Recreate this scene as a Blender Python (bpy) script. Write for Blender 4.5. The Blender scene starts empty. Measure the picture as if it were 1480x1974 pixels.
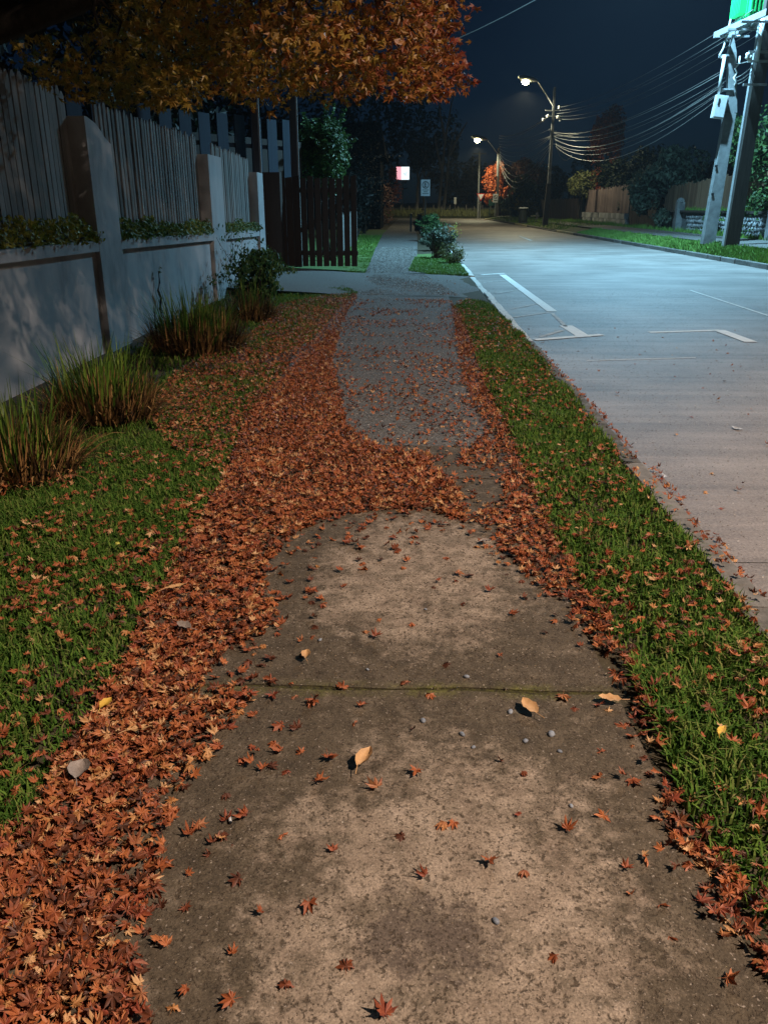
import bpy, math, random
import numpy as np
from mathutils import Vector, Matrix

# ------------------------------------------------------------------ scene, camera, sky, exposure
scene = bpy.context.scene
C = scene.collection
R = math.radians
cam_d = bpy.data.cameras.new('camera')
cam = bpy.data.objects.new('camera', cam_d)
C.objects.link(cam)
cam_d.sensor_fit = 'VERTICAL'; cam_d.sensor_height = 36.0
cam_d.lens = 1550.0 / 1974.0 * 36.0
cam_d.clip_start = 0.05; cam_d.clip_end = 3000
H = 1.55
PITCH, YAW = R(20.8068), R(1.8998)
cam.location = (0, 0, H)
cam.rotation_euler = (R(90) - PITCH, 0, YAW)
scene.camera = cam

world = bpy.data.worlds.new('World'); scene.world = world; world.use_nodes = True
wn = world.node_tree.nodes; wl = world.node_tree.links
bg = wn['Background']
sky = wn.new('ShaderNodeTexSky'); sky.sky_type = 'NISHITA'; sky.sun_disc = False
sky.sun_elevation = R(35); sky.sun_rotation = R(200)
tint = wn.new('ShaderNodeMix'); tint.data_type = 'RGBA'; tint.blend_type = 'MULTIPLY'; tint.inputs['Factor'].default_value = 1.0
wl.new(sky.outputs['Color'], tint.inputs[6]); tint.inputs[7].default_value = (0.20, 0.48, 1.0, 1)     # deep blue of a night sky
wl.new(tint.outputs[2], bg.inputs['Color'])
bg.inputs['Strength'].default_value = 0.0019

scene.render.engine = 'CYCLES'
scene.render.resolution_x, scene.render.resolution_y = 767, 1024
vs = scene.view_settings
vs.view_transform = 'Standard'; vs.look = 'None'; vs.gamma = 1.0; vs.use_curve_mapping = False
vs.exposure = 0.3
try:
    scene.cycles.max_bounces = 5; scene.cycles.volume_bounces = 0
    scene.cycles.use_denoising = True
except Exception: pass

WARM_W, COOL_W, FAR_W = 14500.0, 27500.0, 2600.0      # street lamps, watts

# ------------------------------------------------------------------ helpers: where a line of sight meets the ground or a wall
_cp, _sp, _cy, _sy = math.cos(PITCH), math.sin(PITCH), math.cos(YAW), math.sin(YAW)
_f = np.array([-_sy*_cp, _cy*_cp, -_sp]); _r = np.array([_cy, _sy, 0.0]); _u = np.cross(_r, _f)
def _ray(x, y): return _f*1550.0 + _r*(x-740.0) - _u*(y-987.0)
def G(x, y, z=0.0):
    d = _ray(x, y); t = (z-H)/d[2]; p = d*t; return Vector((p[0], p[1], z))
def AY(x, y, Y):
    d = _ray(x, y); p = d*(Y/d[1]); return Vector((p[0], Y, p[2]+H))
def AX(x, y, X):
    d = _ray(x, y); p = d*(X/d[0]); return Vector((X, p[1], p[2]+H))
def PX(p):
    v = np.array(p) - np.array([0, 0, H]); w = v @ _f
    return 740 + 1550*(v @ _r)/w, 987 - 1550*(v @ _u)/w

# ------------------------------------------------------------------ helpers: materials
MATS = {}
def mat(name, cols, rough=0.8, scale=3.0, detail=6.0, bump=0.0, bscale=None, island=0.0, spec=0.3, metal=0.0,
        stretch=(1, 1, 1), emit=None, estr=0.0, trans=0.0, objrand=0.0, bdist=0.01):
    """cols: list of (position, rgb) of a ramp driven by noise mixed with per-piece random."""
    m = bpy.data.materials.new(name); m.use_nodes = True; MATS[name] = m
    nt = m.node_tree; N = nt.nodes; L = nt.links
    b = N['Principled BSDF']
    b.inputs['Roughness'].default_value = rough; b.inputs['Metallic'].default_value = metal
    b.inputs['Specular IOR Level'].default_value = spec
    geo = N.new('ShaderNodeNewGeometry')
    mp = N.new('ShaderNodeMapping'); mp.inputs['Scale'].default_value = stretch
    L.new(geo.outputs['Position'], mp.inputs['Vector'])
    nz = N.new('ShaderNodeTexNoise'); nz.inputs['Scale'].default_value = scale; nz.inputs['Detail'].default_value = detail
    nz.inputs['Roughness'].default_value = 0.62
    L.new(mp.outputs['Vector'], nz.inputs['Vector'])
    fac = nz.outputs['Fac']
    def mixf(a, bsock, w):
        mx = N.new('ShaderNodeMix'); mx.data_type = 'FLOAT'; mx.inputs['Factor'].default_value = w
        L.new(a, mx.inputs['A']); L.new(bsock, mx.inputs['B']); return mx.outputs['Result']
    if island > 0: fac = mixf(fac, geo.outputs['Random Per Island'], island)
    if objrand > 0:
        oi = N.new('ShaderNodeObjectInfo'); fac = mixf(fac, oi.outputs['Random'], objrand)
    rp = N.new('ShaderNodeValToRGB'); e = rp.color_ramp.elements
    while len(e) > 1: e.remove(e[0])
    e[0].position = cols[0][0]; e[0].color = (*cols[0][1], 1)
    for p, c in cols[1:]:
        x = e.new(p); x.color = (*c, 1)
    L.new(fac, rp.inputs['Fac'])
    L.new(rp.outputs['Color'], b.inputs['Base Color'])
    if bump > 0:
        n2 = N.new('ShaderNodeTexNoise'); n2.inputs['Scale'].default_value = bscale or scale*4; n2.inputs['Detail'].default_value = 6
        L.new(mp.outputs['Vector'], n2.inputs['Vector'])
        bp = N.new('ShaderNodeBump'); bp.inputs['Strength'].default_value = bump; bp.inputs['Distance'].default_value = bdist
        L.new(n2.outputs['Fac'], bp.inputs['Height']); L.new(bp.outputs['Normal'], b.inputs['Normal'])
    if emit:
        b.inputs['Emission Color'].default_value = (*emit, 1); b.inputs['Emission Strength'].default_value = estr
    if trans > 0:
        tr = N.new('ShaderNodeBsdfTranslucent'); L.new(rp.outputs['Color'], tr.inputs['Color'])
        ms = N.new('ShaderNodeMixShader'); ms.inputs['Fac'].default_value = trans
        L.new(b.outputs['BSDF'], ms.inputs[1]); L.new(tr.outputs['BSDF'], ms.inputs[2])
        L.new(ms.outputs['Shader'], N['Material Output'].inputs['Surface'])
    return m

def flat(name, c, rough=0.7, **k):
    d = tuple(x*0.8 for x in c)
    return mat(name, [(0.3, d), (0.7, c)], rough, **k)

# ------------------------------------------------------------------ helpers: meshes
class MB:
    """collects vertices and faces, then links them as ONE mesh object"""
    def __init__(s): s.v = []; s.l = []; s.t = []; s.n = 0
    def add(s, verts, faces):
        verts = np.asarray(verts, dtype=np.float64).reshape(-1, 3)
        for f in faces:
            s.l.extend([i + s.n for i in f]); s.t.append(len(f))
        s.v.append(verts); s.n += len(verts)
    def many(s, tv, tf, mats, locs):
        """tv (n,3) template, tf faces, mats (N,3,3), locs (N,3)"""
        N = len(locs)
        if N == 0: return
        tv = np.asarray(tv); n = len(tv)
        V = np.einsum('nij,kj->nki', mats, tv) + np.asarray(locs)[:, None, :]
        flatl = np.array([i for f in tf for i in f]); tots = np.array([len(f) for f in tf])
        L = (flatl[None, :] + (np.arange(N)*n)[:, None] + s.n).ravel()
        s.v.append(V.reshape(-1, 3)); s.l.extend(L.tolist()); s.t.extend(np.tile(tots, N).tolist()); s.n += N*n
    def box(s, c, d, rz=0.0, rx=0.0, ry=0.0, taper=1.0):
        hx, hy, hz = d[0]/2, d[1]/2, d[2]/2
        vs_ = [Vector((sx*hx*(taper if sz > 0 else 1), sy*hy*(taper if sz > 0 else 1), sz*hz)) for sz in (-1, 1) for sy in (-1, 1) for sx in (-1, 1)]
        M = Matrix.Rotation(rz, 3, 'Z') @ Matrix.Rotation(ry, 3, 'Y') @ Matrix.Rotation(rx, 3, 'X')
        s.add([tuple(M @ v + Vector(c)) for v in vs_], [(0, 2, 3, 1), (4, 5, 7, 6), (0, 1, 5, 4), (2, 6, 7, 3), (0, 4, 6, 2), (1, 3, 7, 5)])
        return s
    def bar(s, a, b, w, h=None, w2=None, h2=None):
        """rectangular bar from a to b"""
        a, b = Vector(a), Vector(b); h = h or w; w2 = w2 or w; h2 = h2 or h
        d = (b-a).normalized(); up = Vector((0, 0, 1)) if abs(d.z) < 0.9 else Vector((0, 1, 0))
        x = d.cross(up).normalized(); y = x.cross(d)
        P = [a+x*(i*w/2)+y*(j*h/2) for i, j in ((-1, -1), (1, -1), (1, 1), (-1, 1))] + [b+x*(i*w2/2)+y*(j*h2/2) for i, j in ((-1, -1), (1, -1), (1, 1), (-1, 1))]
        s.add([tuple(p) for p in P], [(0, 1, 2, 3), (4, 7, 6, 5), (0, 4, 5, 1), (1, 5, 6, 2), (2, 6, 7, 3), (3, 7, 4, 0)])
        return s
    def tube(s, pts, rad, k=6, caps=True):
        pts = [Vector(p) for p in pts]; n = len(pts)
        rads = rad if hasattr(rad, '__len__') else [rad]*n
        V = []
        for i, p in enumerate(pts):
            d = (pts[min(i+1, n-1)] - pts[max(i-1, 0)]).normalized()
            up = Vector((0, 0, 1)) if abs(d.z) < 0.95 else Vector((0, 1, 0))
            x = d.cross(up).normalized(); y = x.cross(d)
            for j in range(k):
                a = 2*math.pi*j/k; V.append(tuple(p + (x*math.cos(a)+y*math.sin(a))*rads[i]))
        F = []
        for i in range(n-1):
            for j in range(k):
                F.append((i*k+j, i*k+(j+1) % k, (i+1)*k+(j+1) % k, (i+1)*k+j))
        if caps: F.append(tuple(range(k-1, -1, -1))); F.append(tuple((n-1)*k+j for j in range(k)))
        s.add(V, F); return s
    def lathe(s, prof, c, k=14):
        """prof: list of (radius, z)"""
        V = []; F = []
        for r, z in prof:
            for j in range(k):
                a = 2*math.pi*j/k; V.append((c[0]+r*math.cos(a), c[1]+r*math.sin(a), c[2]+z))
        for i in range(len(prof)-1):
            for j in range(k): F.append((i*k+j, i*k+(j+1) % k, (i+1)*k+(j+1) % k, (i+1)*k+j))
        F.append(tuple(range(k-1, -1, -1))); F.append(tuple((len(prof)-1)*k+j for j in range(k)))
        s.add(V, F); return s
    def poly(s, pts, z=None):
        s.add([(p[0], p[1], p[2] if z is None else z) for p in pts], [tuple(range(len(pts)))]); return s
    def prism(s, pts, z0, z1):
        """pts counter-clockwise outline"""
        n = len(pts)
        V = [(p[0], p[1], z0) for p in pts] + [(p[0], p[1], z1) for p in pts]
        F = [tuple(range(n-1, -1, -1)), tuple(range(n, 2*n))] + [(i, (i+1) % n, n+(i+1) % n, n+i) for i in range(n)]
        s.add(V, F); return s
    def grid(s, xs, ys, zf):
        V = [(x, y, zf(x, y)) for y in ys for x in xs]; nx = len(xs)
        F = [(j*nx+i, j*nx+i+1, (j+1)*nx+i+1, (j+1)*nx+i) for j in range(len(ys)-1) for i in range(nx-1)]
        s.add(V, F); return s
    def mesh(s, name, m=None, smooth=False):
        me = bpy.data.meshes.new(name)
        V = np.concatenate(s.v) if s.v else np.zeros((0, 3)); l = np.array(s.l, dtype=np.int32); t = np.array(s.t, dtype=np.int32)
        me.vertices.add(len(V)); me.vertices.foreach_set('co', V.ravel())
        me.loops.add(len(l)); me.loops.foreach_set('vertex_index', l)
        me.polygons.add(len(t)); st = np.concatenate([[0], np.cumsum(t)[:-1]]).astype(np.int32)
        me.polygons.foreach_set('loop_start', st); me.polygons.foreach_set('loop_total', t)
        me.polygons.foreach_set('use_smooth', np.full(len(t), bool(smooth)))
        me.update(calc_edges=True); me.validate()
        if m: me.materials.append(MATS[m])
        return me
    def build(s, name, m=None, parent=None, smooth=False, kind=None, label=None):
        o = bpy.data.objects.new(name, s.mesh(name, m, smooth)); C.objects.link(o)
        if parent is not None:
            o.parent = parent; o.matrix_parent_inverse = Matrix.Translation(-Vector(parent.location)) if parent.type == 'EMPTY' else parent.matrix_basis.inverted()
        if kind: o['kind'] = kind
        if label: o['label'] = label
        return o

def tag(o, label, cat, group=None, kind=None):
    o['label'] = label; o['category'] = cat
    if group: o['group'] = group
    if kind: o['kind'] = kind
    return o
def thing(name, label, cat, loc=(0, 0, 0), group=None, kind=None):
    o = bpy.data.objects.new(name, None); C.objects.link(o); o.location = loc
    return tag(o, label, cat, group, kind)
def struct(o): o['kind'] = 'structure'; return o
def setting(name, loc=(0, 0, 0)):
    o = bpy.data.objects.new(name, None); C.objects.link(o); o.location = loc; o['kind'] = 'structure'; return o
def piece(name, me, parent, loc, rot=(0, 0, 0), sc=(1, 1, 1)):
    """a piece sharing mesh data; parent is an Empty with location only"""
    o = bpy.data.objects.new(name, me); C.objects.link(o); o.parent = parent
    o.location = Vector(loc) - Vector(parent.location); o.rotation_euler = rot; o.scale = sc
    return o

rng = np.random.default_rng(7)
rnd = random.Random(5)
def rotmats(n, tilt, g=rng, yaw=None):
    """random yaw plus random tilt (radians, normal spread)"""
    a = g.uniform(0, 2*np.pi, n) if yaw is None else yaw
    t = np.abs(g.normal(0, 1, n))*tilt; p = g.uniform(0, 2*np.pi, n)
    ca, sa = np.cos(a), np.sin(a); z = np.zeros(n); o = np.ones(n)
    Rz = np.stack([np.stack([ca, -sa, z], -1), np.stack([sa, ca, z], -1), np.stack([z, z, o], -1)], 1)
    kx, ky = np.cos(p), np.sin(p); ct, st = np.cos(t), np.sin(t); v = 1-ct
    Rt = np.stack([np.stack([ct+kx*kx*v, kx*ky*v, ky*st], -1), np.stack([kx*ky*v, ct+ky*ky*v, -kx*st], -1), np.stack([-ky*st, kx*st, ct], -1)], 1)
    return np.einsum('nij,njk->nik', Rt, Rz)
def inside(P, poly):
    x, y = P[:, 0], P[:, 1]; r = np.zeros(len(P), bool); n = len(poly); j = n-1
    for i in range(n):
        xi, yi = poly[i][0], poly[i][1]; xj, yj = poly[j][0], poly[j][1]
        c = ((yi > y) != (yj > y)) & (x < (xj-xi)*(y-yi)/((yj-yi) if yj != yi else 1e-9)+xi); r ^= c; j = i
    return r
def sample(poly, dens, g=rng):
    P = np.array([(p[0], p[1]) for p in poly]); lo, hi = P.min(0), P.max(0)
    n = int(dens*np.prod(hi-lo)); Q = g.uniform(lo, hi, (n, 2)); return Q[inside(Q, poly)]
def gp(pts, z=0.0): return [tuple(G(x, y, z))[:2] for x, y in pts]
def vnoise(P, s, seed=0):
    """cheap smooth value noise on the ground, 0..1"""
    q = np.asarray(P)*s + seed*17.3; i = np.floor(q).astype(int); f = q-i; f = f*f*(3-2*f)
    h = lambda a, b: np.modf(np.abs(np.sin(a*127.1+b*311.7+seed*7.7)*43758.5453))[0]
    a = h(i[:, 0], i[:, 1]); b = h(i[:, 0]+1, i[:, 1]); c = h(i[:, 0], i[:, 1]+1); d = h(i[:, 0]+1, i[:, 1]+1)
    return (a*(1-f[:, 0])+b*f[:, 0])*(1-f[:, 1])+(c*(1-f[:, 0])+d*f[:, 0])*f[:, 1]

# ------------------------------------------------------------------ materials
mat('soil', [(0.3, (0.030, 0.026, 0.015)), (0.6, (0.055, 0.045, 0.026)), (0.8, (0.040, 0.055, 0.020))], 0.95, 6, bump=0.6, bscale=40)
mat('far_ground', [(0.3, (0.045, 0.05, 0.022)), (0.7, (0.075, 0.085, 0.035))], 0.95, 1.5, bump=0.4, bscale=20)
mat('lawn', [(0.3, (0.055, 0.10, 0.028)), (0.7, (0.10, 0.17, 0.045))], 0.95, 5, bump=0.8, bscale=60)
mat('moss', [(0.38, (0.025, 0.022, 0.012)), (0.62, (0.075, 0.072, 0.02))], 0.95, 60, 5, bump=0.8, bscale=200)
mat('asphalt_path', [(0.32, (0.045, 0.042, 0.038)), (0.5, (0.105, 0.10, 0.092)), (0.68, (0.22, 0.212, 0.20))], 0.9, 60, 8, bump=0.9, bscale=110, bdist=0.01)
mat('plaster', [(0.28, (0.22, 0.222, 0.23)), (0.45, (0.335, 0.34, 0.35)), (0.6, (0.39, 0.395, 0.405)), (0.75, (0.43, 0.435, 0.44))], 0.9, 1.9, 10, bump=0.15, bscale=30, stretch=(1, 1, 0.5))
mat('weathered_wood', [(0.25, (0.10, 0.098, 0.092)), (0.5, (0.19, 0.187, 0.18)), (0.8, (0.28, 0.28, 0.275))], 0.85, 5, 8, bump=0.5, bscale=20, stretch=(5, 5, 0.5), objrand=0.4)
mat('blue_board', [(0.3, (0.022, 0.034, 0.055)), (0.7, (0.036, 0.055, 0.085))], 0.8, 3, bump=0.2, stretch=(3, 3, 0.4), objrand=0.3)
mat('dark_board', [(0.3, (0.026, 0.019, 0.016)), (0.7, (0.045, 0.034, 0.029))], 0.75, 4, bump=0.3, stretch=(5, 5, 0.4), objrand=0.35)
mat('brown_board', [(0.3, (0.13, 0.075, 0.045)), (0.7, (0.24, 0.15, 0.09))], 0.85, 3, bump=0.3, stretch=(5, 5, 0.4), objrand=0.4)
mat('purple_board', [(0.3, (0.11, 0.08, 0.075)), (0.7, (0.19, 0.14, 0.13))], 0.85, 3, bump=0.3, stretch=(5, 5, 0.4), objrand=0.4)
flat('dark_post', (0.045, 0.05, 0.06), 0.55)
mat('kerb_concrete', [(0.3, (0.07, 0.068, 0.06)), (0.7, (0.19, 0.183, 0.17))], 0.9, 14, bump=0.5, bscale=60, objrand=0.25)
mat('kerb_white', [(0.36, (0.20, 0.20, 0.19)), (0.44, (0.55, 0.54, 0.50)), (0.8, (0.68, 0.67, 0.63))], 0.8, 9, 8, bump=0.3, bscale=50)
mat('kerb_yellow', [(0.38, (0.22, 0.21, 0.18)), (0.5, (0.52, 0.46, 0.26)), (0.8, (0.60, 0.54, 0.30))], 0.8, 5, 8, bump=0.3, bscale=50)
mat('road_paint', [(0.30, (0.30, 0.28, 0.26)), (0.40, (0.62, 0.60, 0.56)), (0.8, (0.78, 0.76, 0.72))], 0.75, 12, 9)
mat('road_paint_worn', [(0.38, (0.22, 0.20, 0.185)), (0.55, (0.46, 0.44, 0.41)), (0.85, (0.62, 0.60, 0.56))], 0.8, 14, 9)
mat('pole_concrete', [(0.3, (0.10, 0.105, 0.105)), (0.7, (0.20, 0.205, 0.205))], 0.85, 4, 8, bump=0.25, bscale=40)
mat('pole_wood', [(0.3, (0.030, 0.026, 0.022)), (0.7, (0.06, 0.052, 0.045))], 0.85, 4, 6, bump=0.4, stretch=(6, 6, 0.4))
flat('galvanised', (0.34, 0.355, 0.36), 0.45, metal=0.3, scale=8)
flat('white_metal', (0.48, 0.49, 0.49), 0.5, scale=6)
flat('transformer_green', (0.02, 0.45, 0.12), 0.4, scale=4)
flat('transformer_shade', (0.02, 0.28, 0.16), 0.45, scale=4)
flat('porcelain', (0.75, 0.74, 0.70), 0.2)
flat('cable', (0.22, 0.22, 0.21), 0.5)
flat('black_iron', (0.02, 0.02, 0.02), 0.5)
flat('sign_white', (0.70, 0.72, 0.74), 0.4)
flat('sign_black', (0.015, 0.016, 0.018), 0.5)
flat('sign_red', (0.50, 0.05, 0.03), 0.4)
flat('sign_green', (0.015, 0.06, 0.045), 0.5)
flat('bin_plastic', (0.012, 0.016, 0.014), 0.6)
flat('charcoal', (0.006, 0.006, 0.006), 0.95, spec=0.05)
mat('lamp_yellow', [(0.5, (0.8, 0.8, 0.7))], 0.4, emit=(1.0, 0.86, 0.42), estr=90)
mat('lamp_cool', [(0.5, (0.8, 0.8, 0.8))], 0.4, emit=(0.7, 0.9, 1.0), estr=80)
mat('lit_white', [(0.5, (0.8, 0.8, 0.8))], 0.4, emit=(0.80, 0.95, 1.0), estr=1.15)
mat('lit_red', [(0.5, (0.8, 0.3, 0.3))], 0.4, emit=(1.0, 0.42, 0.50), estr=0.95)
mat('bark', [(0.3, (0.012, 0.010, 0.008)), (0.7, (0.035, 0.028, 0.022))], 0.9, 6, bump=0.8, bscale=25, stretch=(3, 3, 0.7))
mat('pale_bark', [(0.3, (0.10, 0.09, 0.08)), (0.7, (0.20, 0.18, 0.16))], 0.9, 4, bump=0.4, stretch=(3, 3, 0.7))
mat('fallen_leaf', [(0.14, (0.065, 0.026, 0.014)), (0.28, (0.18, 0.050, 0.021)), (0.46, (0.31, 0.090, 0.031)), (0.62, (0.42, 0.150, 0.052)), (0.70, (0.24, 0.050, 0.027)), (0.79, (0.40, 0.185, 0.06)), (0.88, (0.55, 0.34, 0.17))],
    0.55, 30, 3, island=0.78, spec=0.35, trans=0.12, bump=0.3, bscale=160, bdist=0.002)
mat('fallen_leaf_single', [(0.24, (0.085, 0.030, 0.016)), (0.4, (0.24, 0.066, 0.024)), (0.56, (0.37, 0.118, 0.042)), (0.70, (0.19, 0.045, 0.026)), (0.88, (0.46, 0.22, 0.09))],
    0.55, 60, 4, objrand=0.65, spec=0.35, trans=0.12, bump=0.35, bscale=160, bdist=0.002)
mat('tan_leaf', [(0.3, (0.36, 0.20, 0.085)), (0.7, (0.55, 0.34, 0.16))], 0.6, 40, 5, bump=0.5, bscale=120, bdist=0.003)
mat('grey_leaf', [(0.3, (0.16, 0.13, 0.11)), (0.7, (0.30, 0.26, 0.23))], 0.6, 40, 5, bump=0.5, bscale=120, bdist=0.003)
mat('yellow_leaf', [(0.3, (0.50, 0.30, 0.04)), (0.7, (0.62, 0.42, 0.08))], 0.6, 40, 5)
mat('grass', [(0.05, (0.016, 0.042, 0.007)), (0.4, (0.058, 0.135, 0.018)), (0.66, (0.115, 0.20, 0.030)), (0.82, (0.16, 0.19, 0.05)), (0.92, (0.24, 0.18, 0.085))], 0.8, 1.2, 3, island=0.72, spec=0.12, trans=0.2)
mat('grass_cool', [(0.05, (0.04, 0.10, 0.015)), (0.5, (0.10, 0.22, 0.03)), (0.95, (0.18, 0.30, 0.06))], 0.55, 1.2, 3, island=0.72, spec=0.3, trans=0.2)
mat('blade_green', [(0.1, (0.025, 0.06, 0.008)), (0.5, (0.095, 0.18, 0.020)), (0.9, (0.22, 0.31, 0.045))], 0.5, 3, 3, island=0.8, spec=0.35, trans=0.2)
mat('blade_dead', [(0.2, (0.022, 0.013, 0.007)), (0.5, (0.12, 0.065, 0.024)), (0.70, (0.29, 0.155, 0.052)), (0.88, (0.44, 0.26, 0.10))], 0.7, 3, 3, island=0.8, spec=0.2, trans=0.1)
def foliage_mat(name, a, b, c, trans=0.2, rough=0.55, spec=0.35):
    mat(name, [(0.1, a), (0.5, b), (0.9, c)], rough, 2.5, 3, island=0.75, spec=spec, trans=trans)
foliage_mat('ivy', (0.10, 0.11, 0.012), (0.27, 0.27, 0.035), (0.40, 0.38, 0.08))
foliage_mat('ivy_cool', (0.04, 0.07, 0.012), (0.11, 0.17, 0.035), (0.21, 0.26, 0.06))
foliage_mat('leaf_green', (0.012, 0.04, 0.010), (0.035, 0.085, 0.02), (0.09, 0.16, 0.04))
foliage_mat('leaf_dark', (0.006, 0.012, 0.005), (0.014, 0.024, 0.010), (0.03, 0.045, 0.018))
foliage_mat('leaf_black', (0.003, 0.004, 0.003), (0.006, 0.008, 0.006), (0.010, 0.012, 0.009))
foliage_mat('leaf_grey', (0.03, 0.05, 0.03), (0.08, 0.11, 0.075), (0.15, 0.19, 0.13))
foliage_mat('leaf_olive', (0.05, 0.06, 0.018), (0.12, 0.13, 0.04), (0.21, 0.22, 0.075))
foliage_mat('leaf_gold', (0.10, 0.085, 0.02), (0.23, 0.19, 0.05), (0.36, 0.29, 0.08))
foliage_mat('leaf_red', (0.14, 0.032, 0.016), (0.30, 0.075, 0.035), (0.45, 0.14, 0.06))
foliage_mat('leaf_orange', (0.30, 0.06, 0.02), (0.50, 0.12, 0.035), (0.65, 0.22, 0.08))
foliage_mat('leaf_brown', (0.07, 0.03, 0.02), (0.15, 0.065, 0.045), (0.23, 0.12, 0.075))
foliage_mat('flower_yellow', (0.35, 0.33, 0.05), (0.5, 0.48, 0.08), (0.6, 0.58, 0.14))

def gradient_leaf_mat():
    """maple crown: olive on the wall side turning orange and red over the path, every leaf a little different"""
    m = bpy.data.materials.new('maple_leaf'); m.use_nodes = True; MATS['maple_leaf'] = m
    N, L = m.node_tree.nodes, m.node_tree.links; b = N['Principled BSDF']; b.inputs['Roughness'].default_value = 0.5
    geo = N.new('ShaderNodeNewGeometry'); sp = N.new('ShaderNodeSeparateXYZ'); L.new(geo.outputs['Position'], sp.inputs[0])
    nz = N.new('ShaderNodeTexNoise'); nz.inputs['Scale'].default_value = 1.6; nz.inputs['Detail'].default_value = 3; L.new(geo.outputs['Position'], nz.inputs['Vector'])
    mr = N.new('ShaderNodeMapRange'); mr.inputs['From Min'].default_value = -3.0; mr.inputs['From Max'].default_value = 1.1; L.new(sp.outputs['X'], mr.inputs['Value'])
    def ma(op, a, b_): 
        n = N.new('ShaderNodeMath'); n.operation = op
        for i, s_ in enumerate((a, b_)):
            if isinstance(s_, float): n.inputs[i].default_value = s_
            else: L.new(s_, n.inputs[i])
        return n.outputs[0]
    v = ma('ADD', mr.outputs[0], ma('MULTIPLY', ma('SUBTRACT', nz.outputs['Fac'], 0.5), 0.9))
    v = ma('ADD', v, ma('MULTIPLY', ma('SUBTRACT', geo.outputs['Random Per Island'], 0.5), 0.45))
    rp = N.new('ShaderNodeValToRGB'); e = rp.color_ramp.elements
    e[0].position = 0.0; e[0].color = (0.15, 0.122, 0.02, 1); e[1].position = 1.0; e[1].color = (0.19, 0.032, 0.013, 1)
    for p, c in ((0.3, (0.26, 0.185, 0.026)), (0.5, (0.29, 0.16, 0.024)), (0.72, (0.25, 0.088, 0.017))):
        x = e.new(p); x.color = (*c, 1)
    L.new(v, rp.inputs['Fac']); L.new(rp.outputs['Color'], b.inputs['Base Color'])
    tr = N.new('ShaderNodeBsdfTranslucent'); L.new(rp.outputs['Color'], tr.inputs['Color'])
    ms = N.new('ShaderNodeMixShader'); ms.inputs['Fac'].default_value = 0.3
    L.new(b.outputs['BSDF'], ms.inputs[1]); L.new(tr.outputs['BSDF'], ms.inputs[2]); L.new(ms.outputs['Shader'], N['Material Output'].inputs['Surface'])
gradient_leaf_mat()

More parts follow.
